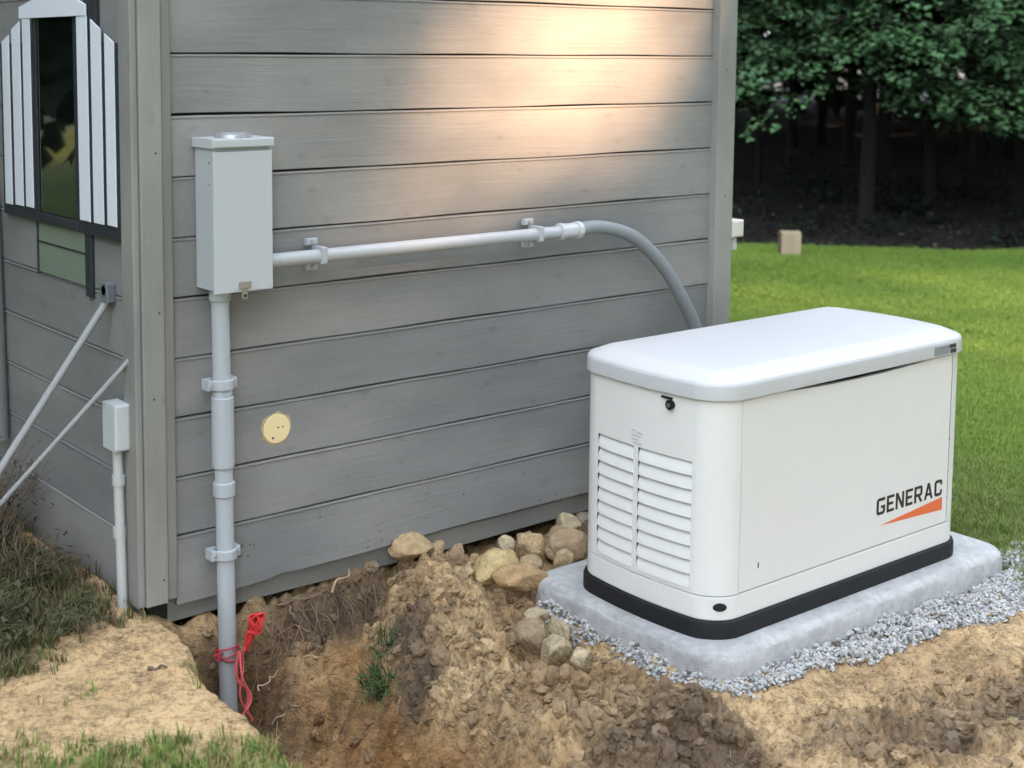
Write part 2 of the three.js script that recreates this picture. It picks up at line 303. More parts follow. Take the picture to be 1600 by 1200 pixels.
function postG(x0, x1, y0, y1, z0, z1, u = 0) {               // vertical timber: grain runs up
  const g = boxG(x0, x1, y0, y1, z0, z1, 0.004), p = g.attributes.position, n = g.attributes.normal, q = [];
  for (let i = 0; i < p.count; i++) q.push(p.getY(i) + u, (Math.abs(n.getX(i)) > 0.6 ? p.getZ(i) : p.getX(i)) + u * 1.7);
  g.setAttribute('uv', new THREE.Float32BufferAttribute(q, 2)); return g;
}
const shed = thing('garden_shed', 'grey painted timber shed with horizontal boards, filling the left and middle', 'shed');
reseed(99);
for (let k = -3; k < 10; k++) {
  const s1 = rr(0, 9), amp = k === 2 ? 0.0022 : 0.001, last = k === 9;
  const geo = boardG(WX - 0.1, jointY(k + 1) + 0.0016 + (last ? -0.012 : 0), jointY(k) - 0.0005, 44, {
    u: rr(0, 5), v: rr(0, 5),
    bow: (s) => 0.0012 * Math.sin(s * 1.7 + s1),
    bottom: (s) => (last ? -0.010 * ss(1.0, 0.6, s) + 0.010 * Math.exp(-((s - 0.33) ** 2) / 0.008) * Math.sin(s * 40) * 0.5 - 0.012 * ss(0.42, 0.1, s) : 0.0008 + amp * Math.sin(s * (2 + (k + 3) % 3) + s1) * 0.6 + 0.0012 * Math.sin(s * 9 + s1 * 3) + (k === 1 ? 0.0025 * ss(0.8, 0, s) : 0)),
    top: (s) => -Math.abs(0.0010 * Math.sin(s * 6 + s1)),
  });
  const b = mesh('wall_board', geo, boardMats[Math.floor(rr(0, 3.99))], shed); b.position.set(0.1, 0, 0);
}
for (let k = -3; k < 10; k++) {                               // the side with the window
  const geo = boardG(2.4, jointY(k + 1) + 0.0016 - (k === 9 ? 0.05 : 0), jointY(k) - 0.0005, 16, { u: rr(0, 5), v: rr(0, 5), bow: (s) => 0.0012 * Math.sin(s * 2 + k) });
  const b = mesh('wall_board', geo, boardMats[Math.floor(rr(0, 3.99))], shed); b.rotation.y = -Math.PI / 2; b.position.set(0, 0, DEEP);
}
mesh('wall_backing', join([boxG(0.024, WX + 0.05, -0.04, TOP, -0.06, -0.0235), boxG(0.0235, 0.06, -0.04, TOP, DEEP + 0.02, -0.062), boxG(WX + 0.04, WX + 0.07, -0.04, TOP, DEEP + 0.02, -0.062), boxG(0.024, WX + 0.05, -0.04, TOP, DEEP, DEEP + 0.019)]), M([0.02, 0.019, 0.017], 0.95), shed);
{
  const post = mesh('corner_post', postG(0.0, 0.066, 0.03, TOP, -0.06, 0.021, 0.3), postMat, shed);
  mesh('corner_post', postG(0.0665, 0.0975, 0.035, TOP, -0.02, 0.015, 1.3), skirtMat, shed);  // added inner strip, its darker tone stands for a shadow on the post
  mesh('corner_post', postG(-0.022, -0.0005, 0.03, TOP, -0.062, 0.012, 2.1), postMat, shed);
  mesh('corner_post', postG(WX, WX + 0.094, -0.05, TOP, -0.08, 0.032, 0.8), postMat, shed);
}
{ // nail holes in the posts, mud thrown up on the lowest board
  const dot = M([0.03, 0.028, 0.025], 0.8), mud = M([0.13, 0.095, 0.06], 0.95);
  for (const [x, y, z] of [[0.046, 1.30, 0.0212], [0.052, 0.10, 0.0212], [0.03, 0.62, 0.0212], [0.05, 0.86, 0.0212], [2.35, 1.52, 0.0322], [2.36, 1.05, 0.0322]]) mesh('nail_hole', cyl(0.0032, 0.0028, 0.0012, [x, y, z], 'z', 10), dot, shed);
  reseed(61); for (let i = 0; i < 34; i++) { const x = i < 7 ? rr(0.30, 0.36) : rr(0.12, 1.7), y = i < 7 ? rr(0.10, 0.14) : 0.035 + 0.16 * Math.pow(rnd(), 2.2), g = new THREE.SphereGeometry(1, 8, 6), s = i < 7 ? rr(0.002, 0.0055) : rr(0.001, 0.0032); g.scale(s * rr(0.8, 1.6), s, 0.0012); g.translate(x, y, 0.0006); mesh('mud_spot', g, mud, shed); }
}
{ // the recessed bottom rail and the runner below the side
  const r = boardG(WX - 0.06, -0.046, 0.024, 30, { u: 2.2, v: 3.1, bottom: (s) => 0.003 * Math.sin(s * 5) }); const a = mesh('bottom_rail', r, skirtMat, shed); a.position.set(0.08, 0, -0.0185);
}
{ // roof with a small overhang
  const yE = TOP + 0.005, rise = 0.75, zc = DEEP / 2, P = [], ov = 0.12;
  const s = new THREE.Shape(); s.moveTo(0.06, 0); s.lineTo(DEEP * -1 + 0.0, 0); s.lineTo(-zc, rise - 0.06); s.closePath();
  const quad = (z0, y0, z1, y1) => { const g = boxG(-ov, WX + 0.1 + ov, 0, 0.03, 0, Math.hypot(z1 - z0, y1 - y0)); g.rotateX(-Math.atan2(y1 - y0, z1 - z0)); g.translate(0, y0, z0); return g; };
  mesh('roof', join([quad(DEEP - 0.1, yE, zc, yE + rise), quad(zc, yE + rise, 0.08, yE)]), M([0.05, 0.05, 0.052], 0.9), shed);
  for (const x of [0, WX + 0.09]) { const g = new THREE.ExtrudeGeometry(s, { depth: 0.02, bevelEnabled: false }); g.rotateY(Math.PI / 2); g.translate(x - (x ? 0.02 : 0), TOP, 0); mesh('gable', g, boardMats[0], shed); }
}
{ // the window with its white pickets, on the side wall (outward is -x)
  const B = (z0, z1, y0, y1, x0, x1, bev = 0.003) => boxG(x0, x1, y0, y1, z0, z1, bev);
  const dark = M([0.022, 0.026, 0.032], 0.6);
  const backing = mesh('window_frame', join([B(-0.955, -0.69, 1.05, 1.60, -0.0185, -0.001), B(-0.362, -0.045, 1.05, 1.598, -0.0185, -0.001), B(-0.69, -0.362, 1.05, 1.079, -0.0215, -0.001), B(-0.69, -0.672, 1.08, 1.70, -0.014, -0.001), B(-0.385, -0.362, 1.08, 1.70, -0.014, -0.001), B(-0.3, -0.222, 1.6, 1.80, -0.0155, -0.001)]), dark, shed);
  const glass = new THREE.MeshPhysicalMaterial({ color: col(0.004, 0.006, 0.005), roughness: 0.03, specularIntensity: 1, ior: 1.5 });
  mesh('pane', B(-0.671, -0.386, 1.08, 1.70, -0.008, -0.002, 0), glass, backing);
  mesh('pane', B(-0.688, -0.328, 0.892, 1.049, -0.008, -0.001, 0), new THREE.MeshPhysicalMaterial({ color: col(0.20, 0.235, 0.19), roughness: 0.15, ior: 1.5 }), backing);  // lawn reflection put into the green-grey colour of the lower pane
  mesh('sash', B(-0.70, -0.6885, 0.885, 1.0495, -0.012, -0.001), dark, backing); mesh('sash', B(-0.3275, -0.285, 0.865, 1.0495, -0.014, -0.001), dark, backing);
  mesh('sash_bar', B(-0.688, -0.328, 0.985, 0.990, -0.011, -0.0085, 0.001), dark, backing);
  const h = new THREE.Shape(); const z0 = -0.769, z1 = -0.270; h.moveTo(z0, 1.676); h.lineTo(z1, 1.676); h.lineTo(z1, 1.706); h.lineTo(-0.336, 1.724); h.lineTo(-0.645, 1.732); h.lineTo(z0, 1.710); h.closePath();
  const hg = new THREE.ExtrudeGeometry(h, { depth: 0.004, bevelEnabled: true, bevelSize: 0.001, bevelThickness: 0.001, bevelSegments: 1 }); hg.rotateY(-Math.PI / 2); hg.translate(-0.0195, 0, 0); mesh('header', hg, whitePaint, backing);
  const slat = (za, zb, yb, ya, yb2) => { const s = new THREE.Shape(); s.moveTo(za, yb); s.lineTo(zb, yb); s.lineTo(zb, yb2); s.lineTo(za, ya); s.closePath(); const g = new THREE.ExtrudeGeometry(s, { depth: 0.0018, bevelEnabled: true, bevelSize: 0.0008, bevelThickness: 0.0008, bevelSegments: 1 }); g.rotateY(-Math.PI / 2); g.translate(-0.0196, 0, 0); mesh('picket', g, whitePaint, backing); };
  slat(-0.928, -0.870, 1.086, 1.605, 1.625); slat(-0.842, -0.776, 1.089, 1.643, 1.667); slat(-0.751, -0.692, 1.091, 1.6735, 1.6735);
  slat(-0.336, -0.266, 1.089, 1.6735, 1.6735); slat(-0.239, -0.174, 1.09, 1.664, 1.636); slat(-0.147, -0.089, 1.092, 1.623, 1.599);
}
mesh('downspout', join([tube([V(-0.035, 0.29, -1.0), V(-0.035, 1.03, -1.03)], 0.03, 8, 12), tube([V(-0.035, 1.03, -1.03), V(-0.03, 2.4, -1.16)], 0.03, 8, 12)]), M([0.17, 0.185, 0.18], 0.6), shed);

// a white box and a riser low on the side wall
{
  const t = thing('wall_outlet', 'pale grey outlet box on a thin riser, low on the window side by the corner', 'outlet box', [-0.05, 0, -0.066]);
  mesh('cover', boxG(-0.016, 0.030, 0.475, 0.605, -0.046, 0.04, 0.006), M([0.52, 0.55, 0.56], 0.45), t);
  mesh('pipe', tube([V(0.008, 0.48, 0), V(0.012, -0.06, 0.012)], 0.0145, 4, 14), M([0.47, 0.49, 0.48], 0.5), t);
  for (const y of [0.385, 0.235]) mesh('coupling', cyl(0.0185, 0.0185, 0.028, [0.009, y, 0.003], 'y', 20), M([0.47, 0.49, 0.48], 0.5), t);
}
{
  const t = thing('outlet_box', 'small white fitting sticking out past the far right corner of the shed', 'fitting', [2.425, 0.925, 0.0]);
  mesh('cover', boxG(-0.02, 0.045, -0.035, 0.03, -0.03, 0.035, 0.008), M([0.6, 0.58, 0.52], 0.5), t);
  mesh('spout', cyl(0.016, 0.013, 0.06, [0.022, -0.055, 0.0], 'y', 14), M([0.5, 0.49, 0.45], 0.5), t);
  mesh('pipe', tube([V(-0.006, -0.085, -0.01), V(-0.004, -0.98, -0.01)], 0.011, 4, 10), M([0.42, 0.46, 0.42], 0.5), t);
}

// ------------------------------------------------------------------ electrical box and conduits on the wall
{
  const t = thing('electrical_box', 'light grey metal electrical box mounted high on the boards near the corner', 'electrical box', [0.168, 0.915, 0.0]);
  mesh('enclosure', boxG(0.004, 0.182, 0.004, 0.398, 0.004, 0.108, 0.004), enclosureSide, t);
  mesh('door', boxG(0.0, 0.186, -0.004, 0.388, 0.109, 0.119, 0.003), enclosureMat, t);
  mesh('top_cap', boxG(-0.004, 0.19, 0.3985, 0.424, 0.0, 0.124, 0.004), enclosureMat, t);
  const hub = mesh('hub_plate', cyl(0.052, 0.05, 0.008, [0.093, 0.4285, 0.062]), zinc, t);
  mesh('hub_cap', cyl(0.04, 0.038, 0.004, [0.093, 0.4348, 0.062]), M([0.3, 0.31, 0.33], 0.5), hub);
  const l = mesh('latch', join([boxG(0.075, 0.112, 0.006, 0.026, 0.1195, 0.126, 0.002), boxG(0.085, 0.103, -0.024, 0.006, 0.116, 0.1215, 0.002)]), M([0.36, 0.34, 0.3], 0.4, { metalness: 0.5 }), t);
  mesh('latch_hole', cyl(0.0045, 0.0045, 0.002, [0.094, -0.014, 0.1226], 'z', 12), darkGap, l);
  for (const [x, y] of [[-0.001, 0.36], [-0.001, 0.3]]) mesh('screw', cyl(0.004, 0.004, 0.004, [x + 0.003, y, 0.09], 'x', 10), zinc, t);
}
const ringG = (r, h, at, ax = 'y') => { const g = new THREE.LatheGeometry([[0.001, -h / 2], [r - 0.002, -h / 2], [r, -h / 2 + 0.003], [r, h / 2 - 0.003], [r - 0.002, h / 2], [0.001, h / 2]].map(([a, b]) => new THREE.Vector2(a, b)), 36); if (ax === 'x') g.rotateZ(Math.PI / 2); g.translate(...at); return toCreasedNormals(g, 0.5); };
{
  const t = thing('vertical_conduit', 'upright grey plastic conduit dropping from the electrical box into the trench', 'conduit', [0.2165, 0, 0.06]);
  const X = (y) => (0.9 - y) * 0.0115;                         // it leans a little
  mesh('pipe', tube([V(X(0.913), 0.913, 0), V(X(-0.34), -0.34, 0)], 0.0255, 10, 36), pvc, t);
  mesh('box_adapter', ringG(0.031, 0.03, [X(0.9), 0.898, 0]), pvc, t);
  mesh('sleeve', join([ringG(0.0318, 0.205, [X(0.51), 0.507, 0]), ringG(0.0285, 0.03, [X(0.61), 0.612, 0])]), pvc, t);
  mesh('coupling', ringG(0.0312, 0.042, [X(0.345), 0.342, 0]), pvc, t);
  for (const y of [0.645, 0.152]) {
    const g = join([ringG(0.0335, 0.03, [X(y), y, 0]), boxG(X(y) - 0.046, X(y) + 0.046, y - 0.015, y + 0.015, -0.0375, -0.018, 0.004), boxG(X(y) - 0.046, X(y) - 0.026, y - 0.015, y + 0.015, -0.022, 0.008, 0.004), boxG(X(y) + 0.026, X(y) + 0.046, y - 0.015, y + 0.015, -0.022, 0.008, 0.004)]);
    const s = mesh('strap', g, pvc, t);
    for (const dx of [-0.037, 0.037]) mesh('screw', cyl(0.006, 0.005, 0.004, [X(y) + dx, y, 0.0095], 'z', 12), zinc, s);
  }
}
{
  const t = thing('horizontal_conduit', 'light grey conduit running level from the box, then curving down as grey hose', 'conduit', [0.354, 0.984, 0.06]);
  const p0 = mesh('pipe', tube([V(0.0, -0.003, 0), V(1.14, -0.002, 0)], 0.0205, 8, 30), M([0.43, 0.445, 0.46], 0.4), t);
  for (const x of [0.197, 1.046]) {
    const s = mesh('strap', join([boxG(x - 0.010, x + 0.010, -0.0245, 0.0245, -0.037, 0.0245, 0.004), boxG(x - 0.03, x + 0.01, 0.0265, 0.046, -0.05, -0.03, 0.003), boxG(x - 0.03, x + 0.01, -0.048, -0.0265, -0.05, -0.03, 0.003)]), M([0.42, 0.44, 0.47], 0.45), t);
    for (const y of [0.037, -0.038]) mesh('screw', cyl(0.006, 0.005, 0.008, [x - 0.01, y, -0.0255], 'z', 12), zinc, s);
  }
  mesh('connector', join([ringG(0.0255, 0.075, [1.178, -0.001, 0], 'x'), ringG(0.0285, 0.018, [1.15, -0.001, 0], 'x'), ringG(0.0295, 0.022, [1.226, -0.001, 0], 'x')]), M([0.5, 0.515, 0.53], 0.4), t);
  mesh('flexible_hose', tube([V(1.22, -0.002, 0), V(1.30, 0.004, 0), V(1.40, -0.012, 0.004), V(1.49, -0.045, 0.008), V(1.575, -0.105, 0.012), V(1.65, -0.175, 0.014), V(1.72, -0.265, 0.016), V(1.79, -0.37, 0.018), V(1.85, -0.5, 0.02), V(1.90, -0.66, 0.05), V(1.93, -0.8, 0.14), V(1.94, -0.86, 0.36)], 0.0235, 90, 20), pvcDark, t);
}
{ // bare plug in the boards
  const t = thing('wood_plug', 'round unpainted pale wood plug set into a grey board', 'wood plug', [0.4315, 0.469, 0.0015]);
  const N = 48, ring = (r, z, j) => [...Array(N).keys()].map((i) => { const a = (i / N) * 2 * Math.PI, q = r * (1 + j * N3(Math.cos(a) * 3, Math.sin(a) * 3, 2)); return [q * Math.cos(a), q * Math.sin(a) * 0.97, z]; });
  mesh('plug', loft([ring(0.0455, 0, 0.0), ring(0.0455, 0.002, 0), ring(0.044, 0.0032, 0)], false, true), M([0.82, 0.66, 0.36], 0.7), t);
  mesh('sealant', loft([ring(0.0525, -0.0012, 0.22), ring(0.0505, 0.0004, 0.2), ring(0.0462, 0.0007, 0.03)], false, false), M([0.42, 0.34, 0.2], 0.8), t);
  for (const [x, y, r] of [[0.004, 0.004, 0.0028], [0.02, 0.004, 0.0026], [-0.014, -0.026, 0.0036]]) mesh('screw_hole', cyl(r, r, 0.002, [x, y, 0.0033], 'z', 10), M([0.12, 0.09, 0.05], 0.9), t);
}
{ // two pale rods that lean from the side wall down to the left
  const r = (name, lab, a, b, rad) => { const t = mesh('leaning_rod', tube([a, b], rad, 2, 10), M([0.34, 0.355, 0.36], 0.5), scene); tag(t, lab, 'rod', null); };
  const ext = (a, b, k) => V(a.x + (b.x - a.x) * k, a.y + (b.y - a.y) * k, a.z + (b.z - a.z) * k);
  const a1 = V(-0.008, 0.885, -0.17), a2 = V(-0.012, 0.735, -0.028);
  r('rod', 'pale rod leaning from below the window, the higher of two', a1, ext(a1, V(-0.3, 0.41, -0.273), 1.85), 0.0105);
  r('rod', 'thin pale rod leaning from the corner trim, the lower of two', a2, ext(a2, V(-0.3, 0.312, -0.275), 1.7), 0.007);
  const k = mesh('rod_bracket', join([boxG(-0.03, -0.001, 0.87, 0.925, -0.19, -0.145, 0.004), cyl(0.014, 0.014, 0.02, [-0.02, 0.905, -0.165], 'x', 14)]), M([0.2, 0.22, 0.25], 0.5, { metalness: 0.4 })); tag(k, 'grey bracket on the side wall at the top of the higher leaning rod', 'bracket');
}

// ------------------------------------------------------------------ pad and generator
function outline(x0, x1, z0, z1, r, bow, per = 8, endZ = [], off = 0) {
  // counter-clockwise seen from above would be ... points run: -x end (back to front), front, +x end, back
  const R = Math.max(0.012, r + off), X0 = x0 - off, X1 = x1 + off, Z0 = z0 - off, Z1 = z1 + off, p = [];
  const arc = (cx, cz, a0) => { for (let i = 0; i <= per; i++) { const a = a0 + (i / per) * Math.PI / 2; p.push([cx + R * Math.cos(a), cz + R * Math.sin(a)]); } };
  // start: back-left corner, going round: back-left arc (from back edge to -x edge), -x end, front-left arc, front, ...
  const arcR = (cx, cz, a0) => { for (let i = 0; i <= per; i++) { const a = a0 - (i / per) * Math.PI / 2; p.push([cx + R * Math.cos(a), cz + R * Math.sin(a)]); } };
  arcR(X0 + R, Z0 + R, -Math.PI / 2);                        // back-left
  const inZ = endZ.map((z) => lerp(Z0 + R, Z1 - R, (z - z0 - r) / (z1 - z0 - 2 * r)));
  for (const z of inZ) p.push([X0, z]);
  arcR(X0 + R, Z1 - R, Math.PI);                              // front-left
  arcR(X1 - R, Z1 - R, Math.PI / 2);                          // front-right
  for (const z of [...inZ].reverse()) p.push([X1, z]);
  arcR(X1 - R, Z0 + R, 0);                                    // back-right
  const zc = (Z0 + Z1) / 2, hw = (Z1 - Z0) / 2, xc = (X0 + X1) / 2, hx = (X1 - X0) / 2;
  return p.map(([x, z]) => { const q = (z - zc) / hw, e = clamp((Math.abs(x - xc) - hx + 0.3) / 0.3); return [x + Math.sign(x - xc) * bow * (1 - q * q) * e, z]; });
}
const GX0 = 1.262, GX1 = 2.462, GZ0 = 0.42, GZ1 = 0.985, BOW = 0.030, CR = 0.085;
const ends = []; for (let i = 0; i <= 12; i++) ends.push(lerp(0.515, 0.905, i / 12));
const ringAt = (o, y) => o.map(([x, z]) => [x, y, z]);
const rev = (r) => [...r].reverse();
{
  const pad = thing('equipment_pad', 'pale concrete pad with rounded edges under the generator', 'concrete pad');
  const o = (off) => outline(1.215, 2.615, 0.30, 1.035, 0.06, 0.006, 8, [0.45, 0.6, 0.75, 0.9], off);
  const lev = [[0.042, -0.2], [0.040, -0.155], [0.034, -0.100], [0.0325, -0.089], [0.029, -0.0795], [0.022, -0.071], [0.012, -0.0655], [-0.002, -0.0635], [-0.05, -0.0625], [-0.2, -0.0625]];
  const g = loft(lev.map(([f, y]) => ringAt(o(f), y)), false, true, 0.9), p = g.attributes.position, uv = [];
  { const nn = g.attributes.normal; for (let i = 0; i < p.count; i += 3) { const flat = (nn.getY(i) + nn.getY(i + 1) + nn.getY(i + 2)) / 3 > 0.55; for (let q = i; q < i + 3; q++) flat ? uv.push(p.getX(q), p.getZ(q)) : uv.push(p.getX(q) + p.getZ(q), p.getY(q)); } }
  g.setAttribute('uv', new THREE.Float32BufferAttribute(uv, 2));
  mesh('slab', g, new THREE.MeshStandardMaterial({ color: col(0.52, 0.52, 0.515), roughness: 0.85, map: concMap, bumpMap: concBump, bumpScale: 0.003, side: THREE.DoubleSide }), pad);
}
{
  const gen = thing('standby_generator', 'white standby generator in a metal enclosure, standing on the concrete pad', 'generator');
  const O = (off) => outline(GX0, GX1, GZ0, GZ1, CR, BOW, 10, ends, off);
  // black base
  mesh('base_tray', loft([ringAt(O(0.012), -0.0618), ringAt(O(0.012), -0.022), ringAt(O(0.009), -0.015), ringAt(O(0.002), -0.0125)], false, true), blackPlastic, gen);
  mesh('base_rail', planar(loft([ringAt(O(-0.002), -0.0121), ringAt(O(0), -0.0095), ringAt(O(0), 0.054), ringAt(O(-0.003), 0.0565), ringAt(O(-0.03), 0.0565)], false, false)) , whitePanel, gen);
  mesh('liner', loft([ringAt(O(-0.03), 0.0), ringAt(O(-0.03), 0.61)], false, true), darkGap, gen);
  // the body skin: a grid round the outline with openings for the front panel and the louvres
  const o = O(0), n = o.length, ys = [0.0595, 0.072, 0.438, 0.60, 0.618], P = [];
  const cols = [[0.522, 0.68], [0.70, 0.895]];
  const louver = cols.map(() => []);
  const front = (a, b) => Math.abs(a[1] - GZ1) < 1e-4 && Math.abs(b[1] - GZ1) < 1e-4;
  // finer split of the end so that the louvre openings fall on it
  const pts = []; for (let j = 0; j < n; j++) { const a = o[j], b = o[(j + 1) % n]; pts.push(a); for (const c of [...cols[0], ...cols[1]]) if (a[0] < GX0 + 0.1 && b[0] < GX0 + 0.1 && a[1] < c - 1e-5 && b[1] > c + 1e-5) { const t = (c - a[1]) / (b[1] - a[1]); pts.push([lerp(a[0], b[0], t), c]); } }
  // keep added points in order of z on that end
  for (let j = 0; j < pts.length; j++) {
    const a = pts[j], b = pts[(j + 1) % pts.length];
    if (Math.hypot(a[0] - b[0], a[1] - b[1]) < 1e-7 || front(a, b)) continue;
    const zm = (a[1] + b[1]) / 2, isEnd = a[0] < GX0 + 0.06 && b[0] < GX0 + 0.06, ci = isEnd ? cols.findIndex(([u, v]) => zm > u && zm < v) : -1;
    for (let i = 0; i < ys.length - 1; i++) {
      if (ci >= 0 && i === 1) { if (!louver[ci].length) louver[ci].push(a); louver[ci].push(b); continue; }
      const A = [a[0], ys[i], a[1]], B = [b[0], ys[i], b[1]], C = [b[0], ys[i + 1], b[1]], D = [a[0], ys[i + 1], a[1]];
      P.push(...A, ...B, ...C, ...A, ...C, ...D);
    }
  }
  mesh('body_shell', planar(toCreasedNormals(raw(P), 0.6)), whitePanel, gen);
  // louvre blades
  const NB = 9, step = (0.438 - 0.072) / NB;
  const slatMat = whitePanel;
  for (let c = 0; c < 2; c++) for (let k = 0; k < NB; k++) {
    const yb = 0.072 + k * step, L = louver[c];
    const prof = [[-0.013, yb + step * 1.02], [-0.008, yb + step * 0.93], [-0.0015, yb + step * 0.5], [0.0035, yb + step * 0.12], [0.0038, yb + step * 0.02], [-0.001, yb + step * 0.02], [-0.014, yb + step * 0.8]];
    const rings = prof.map(([d, y]) => { const m = L.length; return L.map(([x, z], i) => { const e = Math.min(i, m - 1 - i) === 0 ? 0.0 : 1; return [x - d * (d > 0 ? e : 1), y, z]; }); });
    const q = []; const m = L.length;
    for (let i = 0; i < rings.length; i++) { const r0 = rings[i], r1 = rings[(i + 1) % rings.length]; for (let j = 0; j < m - 1; j++) q.push(...r0[j], ...r1[j], ...r1[j + 1], ...r0[j], ...r1[j + 1], ...r0[j + 1]); }
    mesh('louver_slat', planar(toCreasedNormals(raw(q), 0.7)), slatMat, gen);
  }
  // front panel with its hand recess along the top edge
  {
    const x0 = GX0 + CR + 0.0025, x1 = GX1 - CR - 0.0025, s = new THREE.Shape(), b = 0.0025;
    s.moveTo(x0 + b, 0.0625); s.lineTo(x1 - b, 0.0625); s.lineTo(x1 - b, 0.614);
    for (let i = 0; i <= 24; i++) { const t = i / 24, x = lerp(x1 - 0.12, x0 + 0.18, t); s.lineTo(x, 0.614 - 0.011 * Math.pow(Math.sin(Math.PI * t), 0.8)); }
    s.lineTo(x0 + b, 0.614); s.closePath();
    const g = new THREE.ExtrudeGeometry(s, { depth: 0.012, bevelEnabled: true, bevelSize: b, bevelThickness: b, bevelSegments: 2, curveSegments: 12 }); g.translate(0, 0, GZ1 - 0.0145 + 0.001);
    const p = mesh('front_panel', g, whitePanel, gen);
    const zf = GZ1 + 0.0012;
    mesh('key_slot', boxG(1.4295, 1.4335, 0.116, 0.133, zf - 0.002, zf + 0.0006), darkGap, p);
    // lettering and the orange wedge, 0.5 mm proud
    const t = 0.17, wL = 0.78;
    const rect = (a, b2, c, d) => [[a, b2], [c, b2], [c, d], [a, d]];
    const glyph = {
      G: [[[0.14, 0], [0.66, 0], [0.8, 0.14], [0.8, 0.54], [0.42, 0.54], [0.42, 0.39], [0.6, 0.39], [0.6, 0.18], [0.2, 0.18], [0.2, 0.82], [0.78, 0.82], [0.78, 1], [0.14, 1], [0, 0.86], [0, 0.14]]],
      E: [[[0, 0], [0.7, 0], [0.7, t], [0.2, t], [0.2, 0.42], [0.62, 0.42], [0.62, 0.58], [0.2, 0.58], [0.2, 1 - t], [0.7, 1 - t], [0.7, 1], [0, 1]]],
      N: [[[0, 0], [0.19, 0], [0.19, 0.66], [0.6, 0], [0.8, 0], [0.8, 1], [0.61, 1], [0.61, 0.34], [0.2, 1], [0, 1]]],
      R: [[[0, 0], [0.2, 0], [0.2, 0.36], [0.36, 0.36], [0.6, 0], [0.82, 0], [0.57, 0.37], [0.68, 0.37], [0.8, 0.49], [0.8, 0.88], [0.68, 1], [0, 1]], [[0.2, 0.53], [0.2, 0.83], [0.6, 0.83], [0.6, 0.53]]],
      A: [[[0, 0], [0.2, 0], [0.28, 0.22], [0.6, 0.22], [0.68, 0], [0.88, 0], [0.54, 1], [0.34, 1]], [[0.34, 0.38], [0.44, 0.7], [0.54, 0.38]]],
      C: [[[0.14, 0], [0.66, 0], [0.78, 0.14], [0.78, 0.36], [0.6, 0.36], [0.6, 0.18], [0.2, 0.18], [0.2, 0.82], [0.6, 0.82], [0.6, 0.66], [0.78, 0.66], [0.78, 0.86], [0.66, 1], [0.14, 1], [0, 0.86], [0, 0.14]]],
    };
    const black = M([0.012, 0.012, 0.014], 0.5), H = 0.0535, word = 'GENERAC', widths = { G: 0.8, E: 0.7, N: 0.8, R: 0.82, A: 0.88, C: 0.78 };
    let total = 0; for (const ch of word) total += widths[ch] + 0.16; total -= 0.16;
    let u = 0; const sx = (2.343 - 1.990) / total;
    for (const ch of word) {
      const mk = (pts) => pts.map(([a, b2]) => new THREE.Vector2(1.990 + (u + a) * sx, 0.156 + b2 * H));
      const sh = new THREE.Shape(mk(glyph[ch][0])); if (glyph[ch][1]) sh.holes.push(new THREE.Path(mk(glyph[ch][1])));
      const gg = new THREE.ExtrudeGeometry(sh, { depth: 0.0006, bevelEnabled: false }); gg.translate(0, 0, zf); mesh('letter', gg, black, p); u += widths[ch] + 0.16;
    }
    const w = new THREE.Shape(); w.moveTo(2.012, 0.1215); w.lineTo(2.346, 0.106); w.lineTo(2.346, 0.1485); w.closePath();
    const wg = new THREE.ExtrudeGeometry(w, { depth: 0.0006, bevelEnabled: false }); wg.translate(0, 0, zf); mesh('logo_wedge', wg, M([0.72, 0.15, 0.045], 0.5), p);
  }
  // hinges at the far right edge
  for (const y of [0.32, 0.21, 0.122]) mesh('hinge', boxG(GX1 - CR * 0.42, GX1 - CR * 0.16, y - 0.003, y + 0.003, GZ1 - CR * 0.42, GZ1 - CR * 0.22, 0.001), M([0.12, 0.11, 0.1], 0.6), gen);
  // lid
  const lidLev = [[-0.012, 0.6215], [0.010, 0.6205], [0.0115, 0.6225], [0.0108, 0.658], [0.0098, 0.6635], [0.0068, 0.6685], [0.002, 0.6720], [-0.006, 0.6752], [-0.046, 0.6915], [-0.053, 0.6938], [-0.061, 0.6950], [-0.09, 0.6975], [-0.14, 0.7005], [-0.20, 0.7025], [-0.25, 0.703]];
  const lid = mesh('lid', loft(lidLev.map(([f, y]) => ringAt(O(f), y)), false, true, 0.5), whiteLid, gen);
  // the moulded seam of the end cap
  mesh('lid_seam', join([boxG(1.3475, 1.3490, 0.6245, 0.650, GZ1 + 0.008, GZ1 + 0.0116)]), M([0.5, 0.5, 0.5], 0.6), lid);
  mesh('lid_badge', (() => { const g = boxG(2.253, 2.335, 0.6265, 0.655, GZ1 + 0.0105, GZ1 + 0.0126, 0.0008); return g; })(), M([0.24, 0.26, 0.29], 0.35), lid);
  mesh('lid_badge', join([boxG(2.336, 2.372, 0.642, 0.655, GZ1 + 0.0102, GZ1 + 0.0129, 0.0008), boxG(2.342, 2.374, 0.626, 0.639, GZ1 + 0.0102, GZ1 + 0.0129, 0.0008)]), M([0.035, 0.04, 0.05], 0.4), lid);
  // lock on the end, lifting hole in the corner, small sticker above the louvres
  const endX = (z) => { const zc = (GZ0 + GZ1) / 2, hw = (GZ1 - GZ0) / 2; return GX0 - BOW * (1 - ((z - zc) / hw) ** 2); };
  const lockX = endX(0.82) - 0.0005, lock = mesh('lock', join([cyl(0.0145, 0.013, 0.012, [lockX - 0.004, 0.588, 0.82], 'x', 24), boxG(lockX - 0.006, lockX, 0.603, 0.609, 0.785, 0.825, 0.001)]), blackPlastic, gen);
  mesh('lock_cap', cyl(0.0065, 0.0055, 0.004, [lockX - 0.012, 0.588, 0.82], 'x', 16), M([0.25, 0.25, 0.25], 0.3, { metalness: 0.7 }), lock);
